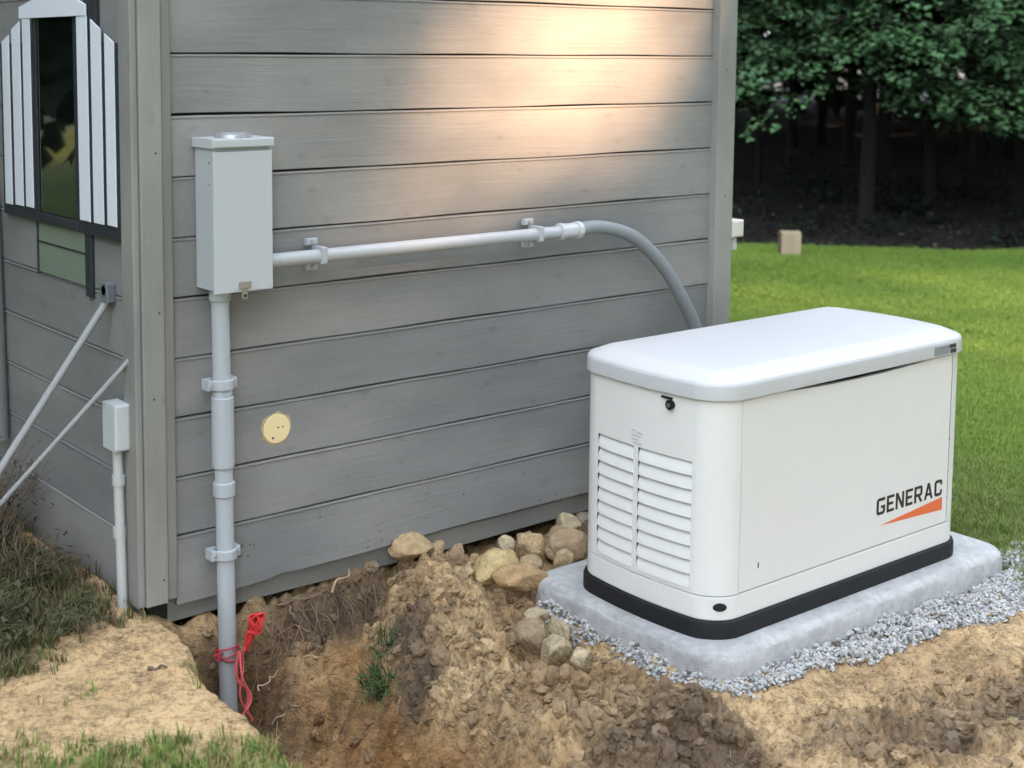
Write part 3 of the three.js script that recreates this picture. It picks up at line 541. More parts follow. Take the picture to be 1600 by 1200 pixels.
  { const g = new THREE.SphereGeometry(0.02, 24, 14); g.scale(0.12, 0.62, 1); g.rotateY(0.95); const a = 0.70 * Math.PI; g.translate(GX0 + CR - 0.006 + (CR + 0.0015) * Math.cos(a), 0.0285, GZ1 - CR + (CR + 0.0015) * Math.sin(a)); mesh('lifting_hole', g, darkGap, gen); }
  {
    const st = []; const ex = endX(0.69) - 0.0008;
    for (const [za, zb, y0, y1] of [[0.672, 0.69, 0.482, 0.486], [0.694, 0.716, 0.478, 0.482], [0.676, 0.71, 0.468, 0.472], [0.672, 0.70, 0.456, 0.46], [0.68, 0.712, 0.446, 0.45]]) st.push(boxG(ex - 0.0006, ex, y0, y1, za, zb));
    mesh('warning_sticker', join(st), M([0.5, 0.51, 0.52], 0.6), gen);
  }
}

// ------------------------------------------------------------------ stones, gravel, clods, roots
function stoneG(sx, sy, sz, s, cut = 0.2) {
  const g = mergeVertices((() => { const q = new THREE.IcosahedronGeometry(1, 5); q.deleteAttribute('normal'); q.deleteAttribute('uv'); return q; })(), 1e-4), p = g.attributes.position;
  reseed(s * 977 + 3); const planes = [...Array(11)].map(() => [V(rr(-1, 1), rr(-1, 1), rr(-1, 1)).normalize(), rr(0.55, 0.88)]), C = [];
  for (let i = 0; i < p.count; i++) {
    const v = V(p.getX(i), p.getY(i), p.getZ(i)); v.multiplyScalar(1 + cut * fbm(v.x * 1.1 + s, v.y * 1.1 + v.z * 1.1, 2, s));
    for (const [n, d] of planes) { const e = v.dot(n) - d; if (e > 0) v.addScaledVector(n, -e * 0.93); }
    v.multiplyScalar(1.14 + 0.03 * N3(v.x * 5 + s, v.y * 5, v.z * 5) + 0.02 * N3(v.x * 13, v.y * 13 + s, v.z * 13) + 0.01 * N3(v.x * 30, v.y * 30 + s, v.z * 30));
    p.setXYZ(i, v.x * sx, v.y * sy, v.z * sz);
    const m = 0.85 + 0.3 * N3(v.x * 2.4, v.y * 2.4 + s, v.z * 2.4) + 0.22 * N3(v.x * 9, v.y * 9, v.z * 9 + s) + 0.2 * N3(v.x * 26, v.y * 26, v.z * 26 + s); C.push(m, m * (0.98 + 0.05 * N3(v.x * 3, 5, v.z * 3)), m * 0.96);
  }
  { const uv = []; for (let i = 0; i < p.count; i++) uv.push(p.getX(i) * 1.5 + p.getY(i), p.getZ(i) * 1.5 + p.getY(i) * 0.7); g.setAttribute('uv', new THREE.Float32BufferAttribute(uv, 2)); }
  g.setAttribute('color', new THREE.Float32BufferAttribute(C, 3)); g.computeVertexNormals(); return g;
}
const TAN = [0.52, 0.385, 0.215], PALEST = [0.56, 0.46, 0.30], YEL = [0.62, 0.48, 0.24], BRN = [0.38, 0.27, 0.165];
const stones = [
  [1.165, 0.135, 0.085, 0.045, 0.062, -0.35, YEL, 'flat pale yellow stone, largest by the wall beside the pad'],
  [0.925, 0.005, 0.075, 0.05, 0.05, 0.2, TAN, 'sandy tan stone at the left end of the row under the shed'],
  [1.13, -0.03, 0.05, 0.04, 0.05, 0.5, BRN, 'brown stone just behind the flat pale yellow one'],
  [1.315, 0.01, 0.03, 0.034, 0.03, 0.1, PALEST, 'small pale stone standing upright against the dark gap under the shed'],
  [1.36, 0.10, 0.062, 0.062, 0.05, 0.9, TAN, 'large tan stone between the flat yellow one and the generator'],
  [1.475, 0.15, 0.08, 0.058, 0.06, 0.2, [0.42, 0.31, 0.19], 'broad tan stone close to the generator, behind its louvred end'],
  [1.595, 0.015, 0.052, 0.05, 0.045, 0.4, PALEST, 'pale stone at the top right of the row, near the generator'],
  [1.70, -0.005, 0.045, 0.045, 0.045, 0.3, [0.33, 0.27, 0.2], 'grey brown stone half hidden behind the generator'],
  [1.15, 0.275, 0.085, 0.045, 0.045, -0.55, [0.46, 0.31, 0.16], 'long orange tan stone lying against the corner of the pad'],
  [1.045, 0.475, 0.04, 0.032, 0.03, 0.4, PALEST, 'small pale stone beside the gravel, uppermost of the cluster'],
  [1.03, 0.595, 0.036, 0.042, 0.06, -0.3, [0.47, 0.39, 0.25], 'upright buff stone leaning to the pad in the cluster'],
  [0.93, 0.585, 0.045, 0.05, 0.045, 0.1, [0.36, 0.27, 0.17], 'brown stone at the left of the cluster by the gravel'],
  [0.915, 0.70, 0.055, 0.05, 0.04, 0.5, [0.48, 0.40, 0.26], 'rounded buff stone, biggest of the cluster by the gravel'],
  [1.04, -0.02, 0.034, 0.03, 0.03, 0.9, TAN, 'small tan stone between the sandy one and the brown one under the shed'],
  [1.245, 0.045, 0.032, 0.026, 0.03, 0.3, [0.42, 0.33, 0.2], 'small dull stone tucked behind the right end of the flat yellow one'],
  [1.27, 0.19, 0.04, 0.036, 0.036, 0.7, [0.47, 0.36, 0.21], 'tan stone wedged between the orange tan stone and the large tan one'],
  [1.40, 0.215, 0.042, 0.034, 0.034, 0.1, [0.5, 0.38, 0.22], 'low buff stone in front of the broad tan one, against the pad'],
  [1.515, 0.055, 0.04, 0.04, 0.036, 1.2, TAN, 'upright tan stone under the shed, just left of the top right pale one'],
  [1.43, 0.0, 0.036, 0.034, 0.03, 0.5, [0.4, 0.3, 0.18], 'brownish stone in shadow behind the large tan one'],
  [1.06, 0.10, 0.038, 0.026, 0.034, 0.4, [0.5, 0.37, 0.2], 'dusty stone half buried at the left of the flat yellow one'],
  [0.955, 0.76, 0.043, 0.032, 0.036, 0.2, PALEST, 'low pale stone at the front of the cluster, half in the dirt'],
];
stones.forEach(([x, z, a, b, c, r, k, label], i) => {
  const s = mesh('fieldstone', stoneG(a, b, c, i + 1), new THREE.MeshStandardMaterial({ color: col(...k), vertexColors: true, roughness: 0.9, bumpMap: dirtBump, bumpScale: 0.008 }));
  const y = z < 0.35 ? Math.max(-0.105, groundH(x, z) - 0.005) + b * 0.6 : Math.max(-0.125, groundH(x, z)) + b * 0.62;
  s.position.set(x, y, z); s.rotation.set(0.15 * Math.sin(i * 5), r, 0.18 * Math.cos(i * 3)); tag(s, label, 'stone');
});
const pebble = (s, det = 1) => { const g = new THREE.IcosahedronGeometry(1, det), q = mergeVertices((g.deleteAttribute('normal'), g.deleteAttribute('uv'), g), 1e-4), p = q.attributes.position; for (let i = 0; i < p.count; i++) { const v = V(p.getX(i), p.getY(i), p.getZ(i)); v.multiplyScalar(1 + 0.5 * N3(v.x * 1.3 + s * 3.1, v.y * 1.3, v.z * 1.3) + (det > 1 ? 0.35 * N3(v.x * 3.1, v.y * 3.1 + s, v.z * 3.1) : 0)); p.setXYZ(i, v.x, v.y * 0.75, v.z); } const o = q.toNonIndexed(); o.computeVertexNormals(); return o; };
function scatter(name, geo, mat, list) {                      // list: [x, y, z, scale, [r,g,b], stretch]
  const im = new THREE.InstancedMesh(geo, mat, list.length), m = new THREE.Matrix4(), q = new THREE.Quaternion(), e = new THREE.Euler();
  list.forEach(([x, y, z, s, c, st = [1, 1, 1], rot], i) => { rot ? e.set(...rot) : e.set(rr(0, 6.28), rr(0, 6.28), rr(0, 6.28)); q.setFromEuler(e); m.compose(V(x, y, z), q, V(s * st[0], s * st[1], s * st[2])); im.setMatrixAt(i, m); im.setColorAt(i, col(...c)); });
  im.name = numbered(name); im.castShadow = im.receiveShadow = true; scene.add(im); return im;
}
const white = M([1, 1, 1], 0.9);
{
  reseed(4242); const list = [[], []];
  const band = (x, z) => {                                    // how deep in the gravel, 0 = none
    const qx = Math.max(1.22 - x, 0, x - 2.62), qz = Math.max(0.30 - z, 0, z - 1.04), d = Math.hypot(qx, qz), e = 0.05 * N3(x * 6, 1, z * 6) + 0.02 * N3(x * 22, 2, z * 22);
    const w = z > 0.9 ? lerp(0.105, 0.25, ss(1.2, 2.6, x)) : lerp(0.10, 0.12, ss(1.0, 0.5, z));
    if (x > 2.62 && z < 0.95) return 0;
    if (z < 0.36) return 0;
    return d < 0.03 ? 0 : ss(w + 0.02, w - 0.03, d + e);
  };
  for (let i = 0; i < 80000; i++) { const x = rr(0.95, 3.1), z = rr(0.3, 1.5), b = band(x, z); if (rnd() > b) continue; const g = rnd(), c = g < 0.6 ? rr(0.40, 0.56) : g < 0.93 ? rr(0.27, 0.4) : rr(0.1, 0.2), w = rnd() < 0.12; list[i % 2].push([x, groundH(x, z) + rr(0.001, 0.014), z, rr(0.0036, 0.0078), [c * (w ? 1.03 : 1.0), c * (w ? 0.94 : 0.995), c * (w ? 0.82 : 0.985)], [1, rr(0.6, 1), rr(0.7, 1.2)]]); }
  list.forEach((l, i) => tag(scatter('gravel', pebble(i + 1, 1), white, l), 'white and grey crushed stone gravel spread round the concrete pad', 'gravel', null, 'stuff'));
}
{
  reseed(777); const list = [[], [], []];
  for (let i = 0; i < 150000; i++) {
    const x = rr(-0.75, 2.7), z = rr(-0.02, 2.0), d = disturbed(x, z); if (rnd() > (d * d * 0.3 + 0.02) * (height(x, z) < -0.2 ? 0.35 : 1)) continue;
    const w = zone(x, z); if (w.lawn > 0.5) continue;
    if (x > 1.16 && x < 2.7 && z > 0.2 && z < 1.12) continue;
    const h = groundH(x, z), u = Math.pow(rnd(), 11), s = lerp(0.0026, d > 0.5 ? 0.026 : 0.012, u); let c = earthColor(x, z, h); const v = rr(0.62, 1.2); c = mix3(c, rnd() < 0.4 ? SOIL : [0.45, 0.34, 0.22], 0.35 * rnd());
    list[i % 3].push([x, h - s * 0.1, z, s, [c[0] * v * 0.8, c[1] * v * 0.8, c[2] * v * 0.8], [1, rr(0.6, 1), rr(0.7, 1.1)]]);
  }
  for (let i = 0; i < 420; i++) {                             // the bigger clods on the crest and the front of the heap
    const t = rnd(), k = t < 0.5 ? 4 : Math.floor(rr(0, 4)), q = rnd(), a = RIDGE[k], b = RIDGE[k + 1], x = lerp(a[0], b[0], q) + rr(-0.16, 0.16), z = lerp(a[1], b[1], q) + rr(-0.1, 0.2), h = groundH(x, z), s = 0.008 + 0.022 * Math.pow(rnd(), 2.5), c = mix3(earthColor(x, z, h), SOIL, 0.35 * rnd()), v = rr(0.65, 0.95);
    if (x > 1.12 || z < 0.02 || (z < 0.85 && x > 0.86)) continue;
    list[i % 3].push([x, h + s * 0.1, z, s, [c[0] * v, c[1] * v, c[2] * v], [1, rr(0.6, 0.95), rr(0.7, 1.15)]]);
  }
  list.forEach((l, i) => tag(scatter('dirt_clods', pebble(i + 11, 2), white, l), 'crumbs and clods of dug earth on the heap, trench and bare ground', 'dirt', null, 'stuff'));
}
const rootMat = M([0.24, 0.16, 0.11], 0.9), rootPale = M([0.42, 0.31, 0.2], 0.9);
{
  const wig = (a, b, n, k, s) => { reseed(s); const o = []; for (let i = 0; i <= n; i++) { const t = i / n; o.push(V(lerp(a.x, b.x, t) + (i && i < n ? rr(-k, k) : 0), lerp(a.y, b.y, t) + (i && i < n ? rr(-k, k) : 0), lerp(a.z, b.z, t) + (i && i < n ? rr(-k, k) * 0.6 : 0))); } return o; };
  const on = (x, z, d = 0.01) => V(x, groundH(x, z) + d, z);
  const list = [
    ['slender pale root lying across the middle of the trench wall', on(0.396, 0.085, 0.012), on(0.569, 0.112, 0.012), 0.0036, rootPale],
    ['short pale root poking out at the bottom of the trench near the bank', on(0.34, 0.12, 0.02), on(0.40, 0.2, 0.03), 0.0034, rootPale],
    ['thick grey root hanging down the trench wall under the shed', V(0.465, -0.075, 0.02), V(0.475, -0.17, 0.075), 0.0045, rootMat],
    ['forked root sticking up under the shed edge', V(0.42, -0.065, 0.015), V(0.62, -0.05, 0.02), 0.0036, rootMat],
    ['broken pale stick leaning on the trench rim under the shed', V(0.60, -0.06, 0.04), V(0.68, -0.012, 0.012), 0.0045, rootPale],
    ['thin root arching beside the red wires', V(0.285, -0.245, 0.14), V(0.36, -0.21, 0.12), 0.0026, rootPale],
  ];
  list.forEach(([lab, a, b, r, m], i) => { const g = [taper(wig(a, b, 6, 0.012, 50 + i), r, r * 0.45, 26, 7)]; if (i < 4) g.push(taper(wig(new THREE.Vector3().lerpVectors(a, b, 0.55), new THREE.Vector3().lerpVectors(a, b, 0.6).add(V(0.03, -0.01, 0.02)), 4, 0.008, 70 + i), r * 0.6, r * 0.3, 12, 6)); tag(mesh('root', join(g), m), lab, 'root'); });
  const fine = []; reseed(31);
  for (let i = 0; i < 80; i++) { const x = rr(0.3, 0.78), z = rr(0.0, 0.05), a = V(x, groundH(x, z) + rr(0, 0.015), z), l = rr(0.03, 0.09), an = rr(0, 6.28); const b = V(x + Math.cos(an) * l, 0, z + Math.abs(Math.sin(an)) * l * 0.8); b.y = groundH(b.x, b.z) + rr(0, 0.03); fine.push(taper([a, new THREE.Vector3().lerpVectors(a, b, 0.5).add(V(rr(-0.015, 0.015), rr(0.0, 0.03), rr(0, 0.02))), b], rr(0.001, 0.0022), 0.0006, 7, 4)); }
  for (let i = 0; i < 26; i++) { const x = rr(0.1, 0.5), z = rr(0.08, 0.3), a = V(x, groundH(x, z) + 0.01, z), b = on(x + rr(-0.07, 0.07), z + rr(0, 0.1), 0.015); fine.push(taper([a, new THREE.Vector3().lerpVectors(a, b, 0.5).add(V(0, 0.02, 0.01)), b], rr(0.001, 0.002), 0.0007, 6, 4)); }
  tag(mesh('fine_roots', join(fine), rootMat), 'tangle of torn fine roots along the trench rim under the shed', 'roots', null, 'stuff');
  const twig = (lab, a, b, r) => tag(mesh('twig', taper(wig(a, b, 5, 0.008, 17), r, r * 0.5, 18, 6), M([0.16, 0.12, 0.09], 0.95)), lab, 'twig');
  twig('dark twig lying on the sandy bank at the left edge of the photo', on(-0.52, 0.12, 0.008), on(-0.36, 0.08, 0.012), 0.007);
  twig('short dark chip of wood on the sandy bank beside the trench', on(-0.15, 0.33, 0.006), on(-0.105, 0.35, 0.006), 0.006);
}
{ // dead grass stems and splinters on the bare ground
  const g = []; reseed(929); const m2 = M([0.52, 0.42, 0.25], 0.9);
  for (let i = 0; i < 900; i++) { const x = rr(-0.7, 2.6), z = rr(0.0, 1.9), w = zone(x, z); if (w.lawn > 0.5 || (x > 1.1 && x < 2.75 && z > 0.2 && z < 1.3) || rnd() > 0.6) continue; const a = rr(0, 6.28), l = rr(0.012, 0.05), b = V(x + Math.cos(a) * l, 0, z + Math.sin(a) * l); b.y = groundH(b.x, b.z) + rr(0.002, 0.01); const c = V(x, groundH(x, z) + rr(0.002, 0.008), z); g.push(taper([c, new THREE.Vector3().lerpVectors(c, b, 0.5).add(V(0, rr(0.001, 0.006), 0)), b], rr(0.0006, 0.0014), 0.0005, 4, 4)); }
  tag(mesh('straw', join(g), m2), 'dry stems and splinters strewn over the bare earth', 'straw', null, 'stuff');
}
{ // red wires tied round the conduit
  const t = thing('red_wires', 'bundle of red wires tied round the foot of the upright conduit', 'wires', [0.232, -0.118, 0.075]);
  const red = M([0.62, 0.035, 0.035], 0.4), pink = M([0.68, 0.12, 0.13], 0.5); reseed(8);
  const bundle = [];
  for (let k = 0; k < 11; k++) { const a = rr(-0.014, 0.014), b = rr(-0.014, 0.014), c = rr(-0.012, 0.012); bundle.push(tube([V(0.03 + a * 0.5, -0.008 + b * 0.5, 0.03), V(0.044 + a, 0.024 + b, 0.024 + c), V(0.066 + b * 1.4, 0.05 + a, 0.03 + c), V(0.078 + a * 1.2, 0.078 + b, 0.03 + b), V(0.056 + c * 1.6, 0.074 + a, 0.034), V(0.07 + b, 0.046 + c, 0.036 + a), V(0.044 + c, 0.03 + a, 0.036), V(0.034 + b * 0.5, 0.0, 0.034)], 0.0027, 40, 7)); }
  mesh('wire_bundle', join(bundle), red, t);
  const loops = [];
  for (let k = 0; k < 3; k++) { const p = []; for (let i = 0; i <= 14; i++) { const a = (i / 14) * Math.PI * 2; p.push(V(-0.006 + 0.032 * Math.cos(a), -0.012 - k * 0.008 + 0.012 * Math.sin(a + k * 1.7), -0.014 + 0.033 * Math.sin(a))); } loops.push(tube(p, 0.0024, 40, 8)); }
  loops.push(tube([V(-0.03, -0.014, 0.0), V(-0.055, -0.006, 0.02), V(-0.075, -0.002, 0.03)], 0.0028, 12, 7), tube([V(-0.03, -0.02, 0.0), V(-0.05, -0.022, 0.02), V(-0.066, -0.016, 0.036)], 0.0028, 12, 7));
  mesh('tie', join(loops), M([0.45, 0.03, 0.05], 0.45), t);
  const tails = [];
  for (let k = 0; k < 8; k++) { const a = rr(-0.018, 0.018), b = rr(-0.012, 0.02); tails.push(tube([V(0.016 + a * 0.5, -0.01, 0.028), V(0.014 + a, -0.07 + a, 0.036 + b), V(0.016 - a * 1.3, -0.14, 0.05 + b), V(0.022 + a * 1.9, -0.2 + b * 2, 0.06 + b)], 0.0026, 24, 7)); }
  mesh('wire_tail', join(tails), pink, t);
}

// ------------------------------------------------------------------ grass
function bladeTuft(n, h, spread, s, wid = 0.0032) {           // one tuft of bent blades, height 1 = h metres
  reseed(s); const P = [];
  for (let i = 0; i < n; i++) {
    const a = rr(0, 6.28), r = spread * Math.sqrt(rnd()), bx = Math.cos(a) * r, bz = Math.sin(a) * r, hh = h * rr(0.55, 1), d = rr(0, 6.28), lean = rr(0.1, 0.75) * hh, w = wid * rr(0.7, 1.2), px = -Math.sin(d) * w / 2, pz = Math.cos(d) * w / 2;
    const at = (t) => [bx + Math.cos(d) * lean * t * t, hh * (t - 0.18 * t * t * (lean / hh)), bz + Math.sin(d) * lean * t * t];
    const A = at(0), B = at(0.55), C = at(1);
    const l = (q, k) => [q[0] + px * k, q[1], q[2] + pz * k];
    P.push(...l(A, 1), ...l(A, -1), ...l(B, 0.8), ...l(A, -1), ...l(B, -0.8), ...l(B, 0.8), ...l(B, 0.8), ...l(B, -0.8), ...C);
  }
  return raw(P);
}
const grassMat = M([1, 1, 1], 0.75, { side: THREE.DoubleSide });
{
  reseed(606); const A = [[], [], []];
  const put = (x, z, s, c, k = A) => k[Math.floor(rnd() * 3)].push([x, groundH(x, z) - 0.004, z, s, c, [1, 1, 1], [rr(-0.15, 0.15), rr(0, 6.28), rr(-0.15, 0.15)]]);
  for (let i = 0; i < 260000; i++) {
    const u = Math.pow(rnd(), 1.35), x = lerp(2.5, 9.9, u), z = rr(-0.9 * (x - 2.3) - 0.4, 1.35 - 0.44 * (x - 2.3)); if (z > 1.9) continue;
    const w = zone(x, z); if (rnd() > w.lawn || w.forest > 0.4) continue;
    const m = fbm(x * 0.7, z * 0.7, 3, 6), v = rr(0.75, 1.25), dry = ss(1.3, 0.15, x - 2.7 + 0.35 * fbm(x * 3, z * 3, 2)) * (rnd() < 0.75 ? 1 : 0.2);
    let c = mix3([0.13, 0.23, 0.028], [0.22, 0.325, 0.05], clamp(0.5 + m + rr(-0.3, 0.3))); c = mix3(c, [0.30, 0.25, 0.12], dry * 0.75);
    put(x, z, rr(0.7, 1.15) * lerp(1, 0.62, dry) * (x > 6 ? 1.25 : 1), c.map((q) => q * v));
  }
  A.forEach((l, i) => tag(scatter('lawn_grass', bladeTuft(9, 0.05, 0.022, 60 + i), grassMat, l), 'mown green lawn grass stretching from the pad to the wood', 'grass', null, 'stuff'));
  const B = [[], [], []]; reseed(707);
  for (let i = 0; i < 9000; i++) { const x = rr(-1.1, 0.05), z = rr(0.3, 1.4), w = zone(x, z); if (rnd() > w.bl * 0.5 + 0.008) continue; const [db, sb] = distLine(x, z, BANK); if (sb < 0 || db < 0.05) continue; let c = mix3([0.10, 0.19, 0.025], [0.22, 0.29, 0.06], rnd()); if (rnd() < 0.3) c = [0.34, 0.27, 0.12]; put(x, z, rr(0.5, 1.1), c, B); }
  for (let i = 0; i < 11000; i++) { const x = rr(-1.3, 0.0), z = rr(-1.4, 0.5), w = zone(x, z); if (rnd() > w.lw * 0.75) continue; let c = mix3([0.04, 0.06, 0.015], [0.12, 0.14, 0.04], rnd()); if (rnd() < 0.5) c = [0.16, 0.115, 0.06]; put(x, z, rr(0.6, 1.3), c, B); }
  B.forEach((l, i) => tag(scatter('bank_grass', bladeTuft(7, 0.05, 0.018, 80 + i, 0.004), grassMat, l), 'thin tufts of grass and weeds on the bank at the lower left', 'grass', null, 'stuff'));
  const tuft = (lab, x, z, dy, s, n, h) => { const g = bladeTuft(n, h, 0.045, s, 0.0042), t = mesh('grass_tuft', g, M([0.075, 0.13, 0.045], 0.7, { side: THREE.DoubleSide })); t.position.set(x, groundH(x, z) + dy, z); t.rotation.set(0.75, 0, 0.55); tag(t, lab, 'grass tuft'); };
  tuft('drooping green grass tuft low on the right side of the trench', 0.515, 0.40, -0.005, 5, 130, 0.13);
  tuft('smaller dark grass tuft higher up beside the dark sod in the trench', 0.615, 0.32, -0.005, 6, 70, 0.085);
}
{ // weeds and dry brush at the left wall
  reseed(515); const mk = (lab, cx, cz, n, R, H, dry) => {
    const t = thing(dry ? 'dry_brush' : 'weed_clump', lab, dry ? 'brush' : 'weeds', [cx, groundH(cx, cz), cz]), st = [], lv = [];
    for (let i = 0; i < n; i++) {
      const a = rr(0, 6.28), r = R * Math.sqrt(rnd()), b = V(Math.cos(a) * r * 0.4, 0, Math.sin(a) * r * 0.4), e = V(Math.cos(a) * r * 1.1, H * rr(0.35, 1), Math.sin(a) * r * 1.1), m = new THREE.Vector3().lerpVectors(b, e, 0.5).add(V(rr(-0.03, 0.03), rr(0, 0.05), rr(-0.03, 0.03)));
      st.push(taper([b, m, e], rr(0.0015, 0.0035), 0.001, 7, 4));
      for (let k = 0; k < (dry ? 3 : 6); k++) { const q = new THREE.Vector3().lerpVectors(m, e, rnd()).add(V(rr(-0.03, 0.03), rr(-0.02, 0.03), rr(-0.03, 0.03))), d = V(rr(-1, 1), rr(-0.6, 0.5), rr(-1, 1)).normalize(), s = V(-d.z, rr(-0.4, 0.4), d.x).normalize(), l = rr(0.014, 0.034), w = l * 0.2; const A = q, B = q.clone().addScaledVector(d, l * 0.5).addScaledVector(s, w), C = q.clone().addScaledVector(d, l), D = q.clone().addScaledVector(d, l * 0.5).addScaledVector(s, -w); lv.push(...A.toArray(), ...B.toArray(), ...C.toArray(), ...A.toArray(), ...C.toArray(), ...D.toArray()); }
    }
    mesh('stems', join(st), M(dry ? [0.15, 0.115, 0.075] : [0.08, 0.085, 0.035], 0.9), t);
    mesh('leaves', raw(lv), M(dry ? [0.05, 0.045, 0.026] : [0.06, 0.06, 0.024], 0.8, { side: THREE.DoubleSide }), t);
  };
  mk('dark dry brush heaped against the side wall below the leaning rods', -0.22, -0.80, 110, 0.28, 0.34, true);
  mk('dark brush nearer the corner at the foot of the side wall', -0.20, -0.42, 50, 0.2, 0.13, true);
  mk('green weeds at the left edge, above the sandy bank', -0.46, -0.2, 60, 0.2, 0.12, false);
  mk('low weeds between the brush and the sandy bank', -0.30, -0.02, 40, 0.16, 0.09, false);
}

// ------------------------------------------------------------------ the wood beyond the lawn
const FO = V(8.8, 0, -3.75), FT = V(0.645, 0, 0.76), FN = V(0.76, 0, -0.645);
const fpos = (t, n, y) => V(FO.x + FT.x * t + FN.x * n, y, FO.z + FT.z * t + FN.z * n);
function leafInto(P, C, q, d, up, l, w, c) {                  // a lobed leaf, folded along its rib
  const s = V().crossVectors(d, up).normalize(), n = V().crossVectors(s, d).normalize();
  const pt = (a, b, f) => [q.x + d.x * l * b + s.x * w * a + n.x * f * l, q.y + d.y * l * b + s.y * w * a + n.y * f * l, q.z + d.z * l * b + s.z * w * a + n.z * f * l];
  const o = pt(0, 0, 0), tip = pt(0, 1, -0.06), m = pt(0, 0.5, 0), r = [pt(0.42, 0.12, 0.1), pt(0.5, 0.5, 0.12), pt(0.2, 0.62, 0.05)], k = [pt(-0.42, 0.12, 0.1), pt(-0.5, 0.5, 0.12), pt(-0.2, 0.62, 0.05)];
  P.push(...o, ...r[0], ...m, ...r[0], ...r[1], ...m, ...r[1], ...r[2], ...m, ...r[2], ...tip, ...m, ...k[0], ...o, ...m, ...k[1], ...k[0], ...m, ...k[2], ...k[1], ...m, ...tip, ...k[2], ...m);
  for (let i = 0; i < 24; i++) C.push(...c);
}
function spray(P, C, tw, p0, dir, len, wid, n, leaf, tint) {
  const side = V(-dir.z, 0, dir.x).normalize(), droop = len * rr(0.25, 0.5), at = (t, s) => p0.clone().addScaledVector(dir, len * t).addScaledVector(side, s).add(V(0, -droop * t * t - 0.25 * Math.abs(s), 0));
  if (tw) tw.push(taper([at(0, 0), at(0.5, 0.0), at(1, 0)], 0.008, 0.003, 6, 4));
  for (let i = 0; i < n; i++) {
    const t = Math.pow(rnd(), 0.7), s = rr(-1, 1) * wid * Math.sin(Math.PI * (0.12 + 0.8 * t)), q = at(t, s).add(V(rr(-0.03, 0.03), rr(-0.05, 0.03), rr(-0.03, 0.03)));
    const d = dir.clone().addScaledVector(side, (s / wid) * 1.1 + rr(-0.4, 0.4)).add(V(0, rr(-0.85, -0.1), 0)).normalize(), up = V(rr(-0.5, 0.5), 1, rr(-0.5, 0.5)).normalize(), v = rr(0.7, 1.3), l = leaf * rr(0.5, 1.2);
    leafInto(P, C, q, d, up, l, l * 0.95, [tint[0] * v, tint[1] * v, tint[2] * v * rr(0.8, 1.2)]);
  }
}
function quads(P, C, n, cx, cy, cz, rx, ry, rz, s, tint, skip) {  // a crown of leaf clumps filling an ellipsoid
  for (let i = 0; i < n; i++) {
    const a = rr(0, 6.28), u = rr(-1, 1), r = Math.pow(rnd(), 0.4), q = V(cx + rx * r * Math.cos(a) * Math.sqrt(1 - u * u), cy + ry * r * u, cz + rz * r * Math.sin(a) * Math.sqrt(1 - u * u));
    if (skip && skip(q)) continue;
    const d = V(rr(-1, 1), rr(-0.7, 0.4), rr(-1, 1)).normalize(), up = V(rr(-1, 1), rr(-0.2, 1), rr(-1, 1)).normalize(), v = rr(0.6, 1.4), l = s * rr(0.6, 1.3);
    leafInto(P, C, q, d, up, l, l, [tint[0] * v, tint[1] * v, tint[2] * v]);
  }
}
const leafMat = new THREE.MeshStandardMaterial({ vertexColors: true, roughness: 0.6, side: THREE.DoubleSide });
function trunkG(base, h, r, lean = 0, s = 1) {
  reseed(s); const p = []; for (let i = 0; i <= 6; i++) { const t = i / 6; p.push(V(base.x + lean * t * h + rr(-0.04, 0.04) * (i ? 1 : 0), base.y - 0.1 + h * t, base.z + rr(-0.04, 0.04) * (i ? 1 : 0))); }
  const g = taper(p, r, r * 0.45, 22, 12), a = g.attributes.position; for (let i = 0; i < 13; i++) { const k = i; a.setX(k, base.x + (a.getX(k) - base.x) * 1.5); a.setZ(k, base.z + (a.getZ(k) - base.z) * 1.5); }
  g.computeVertexNormals(); return g;
}
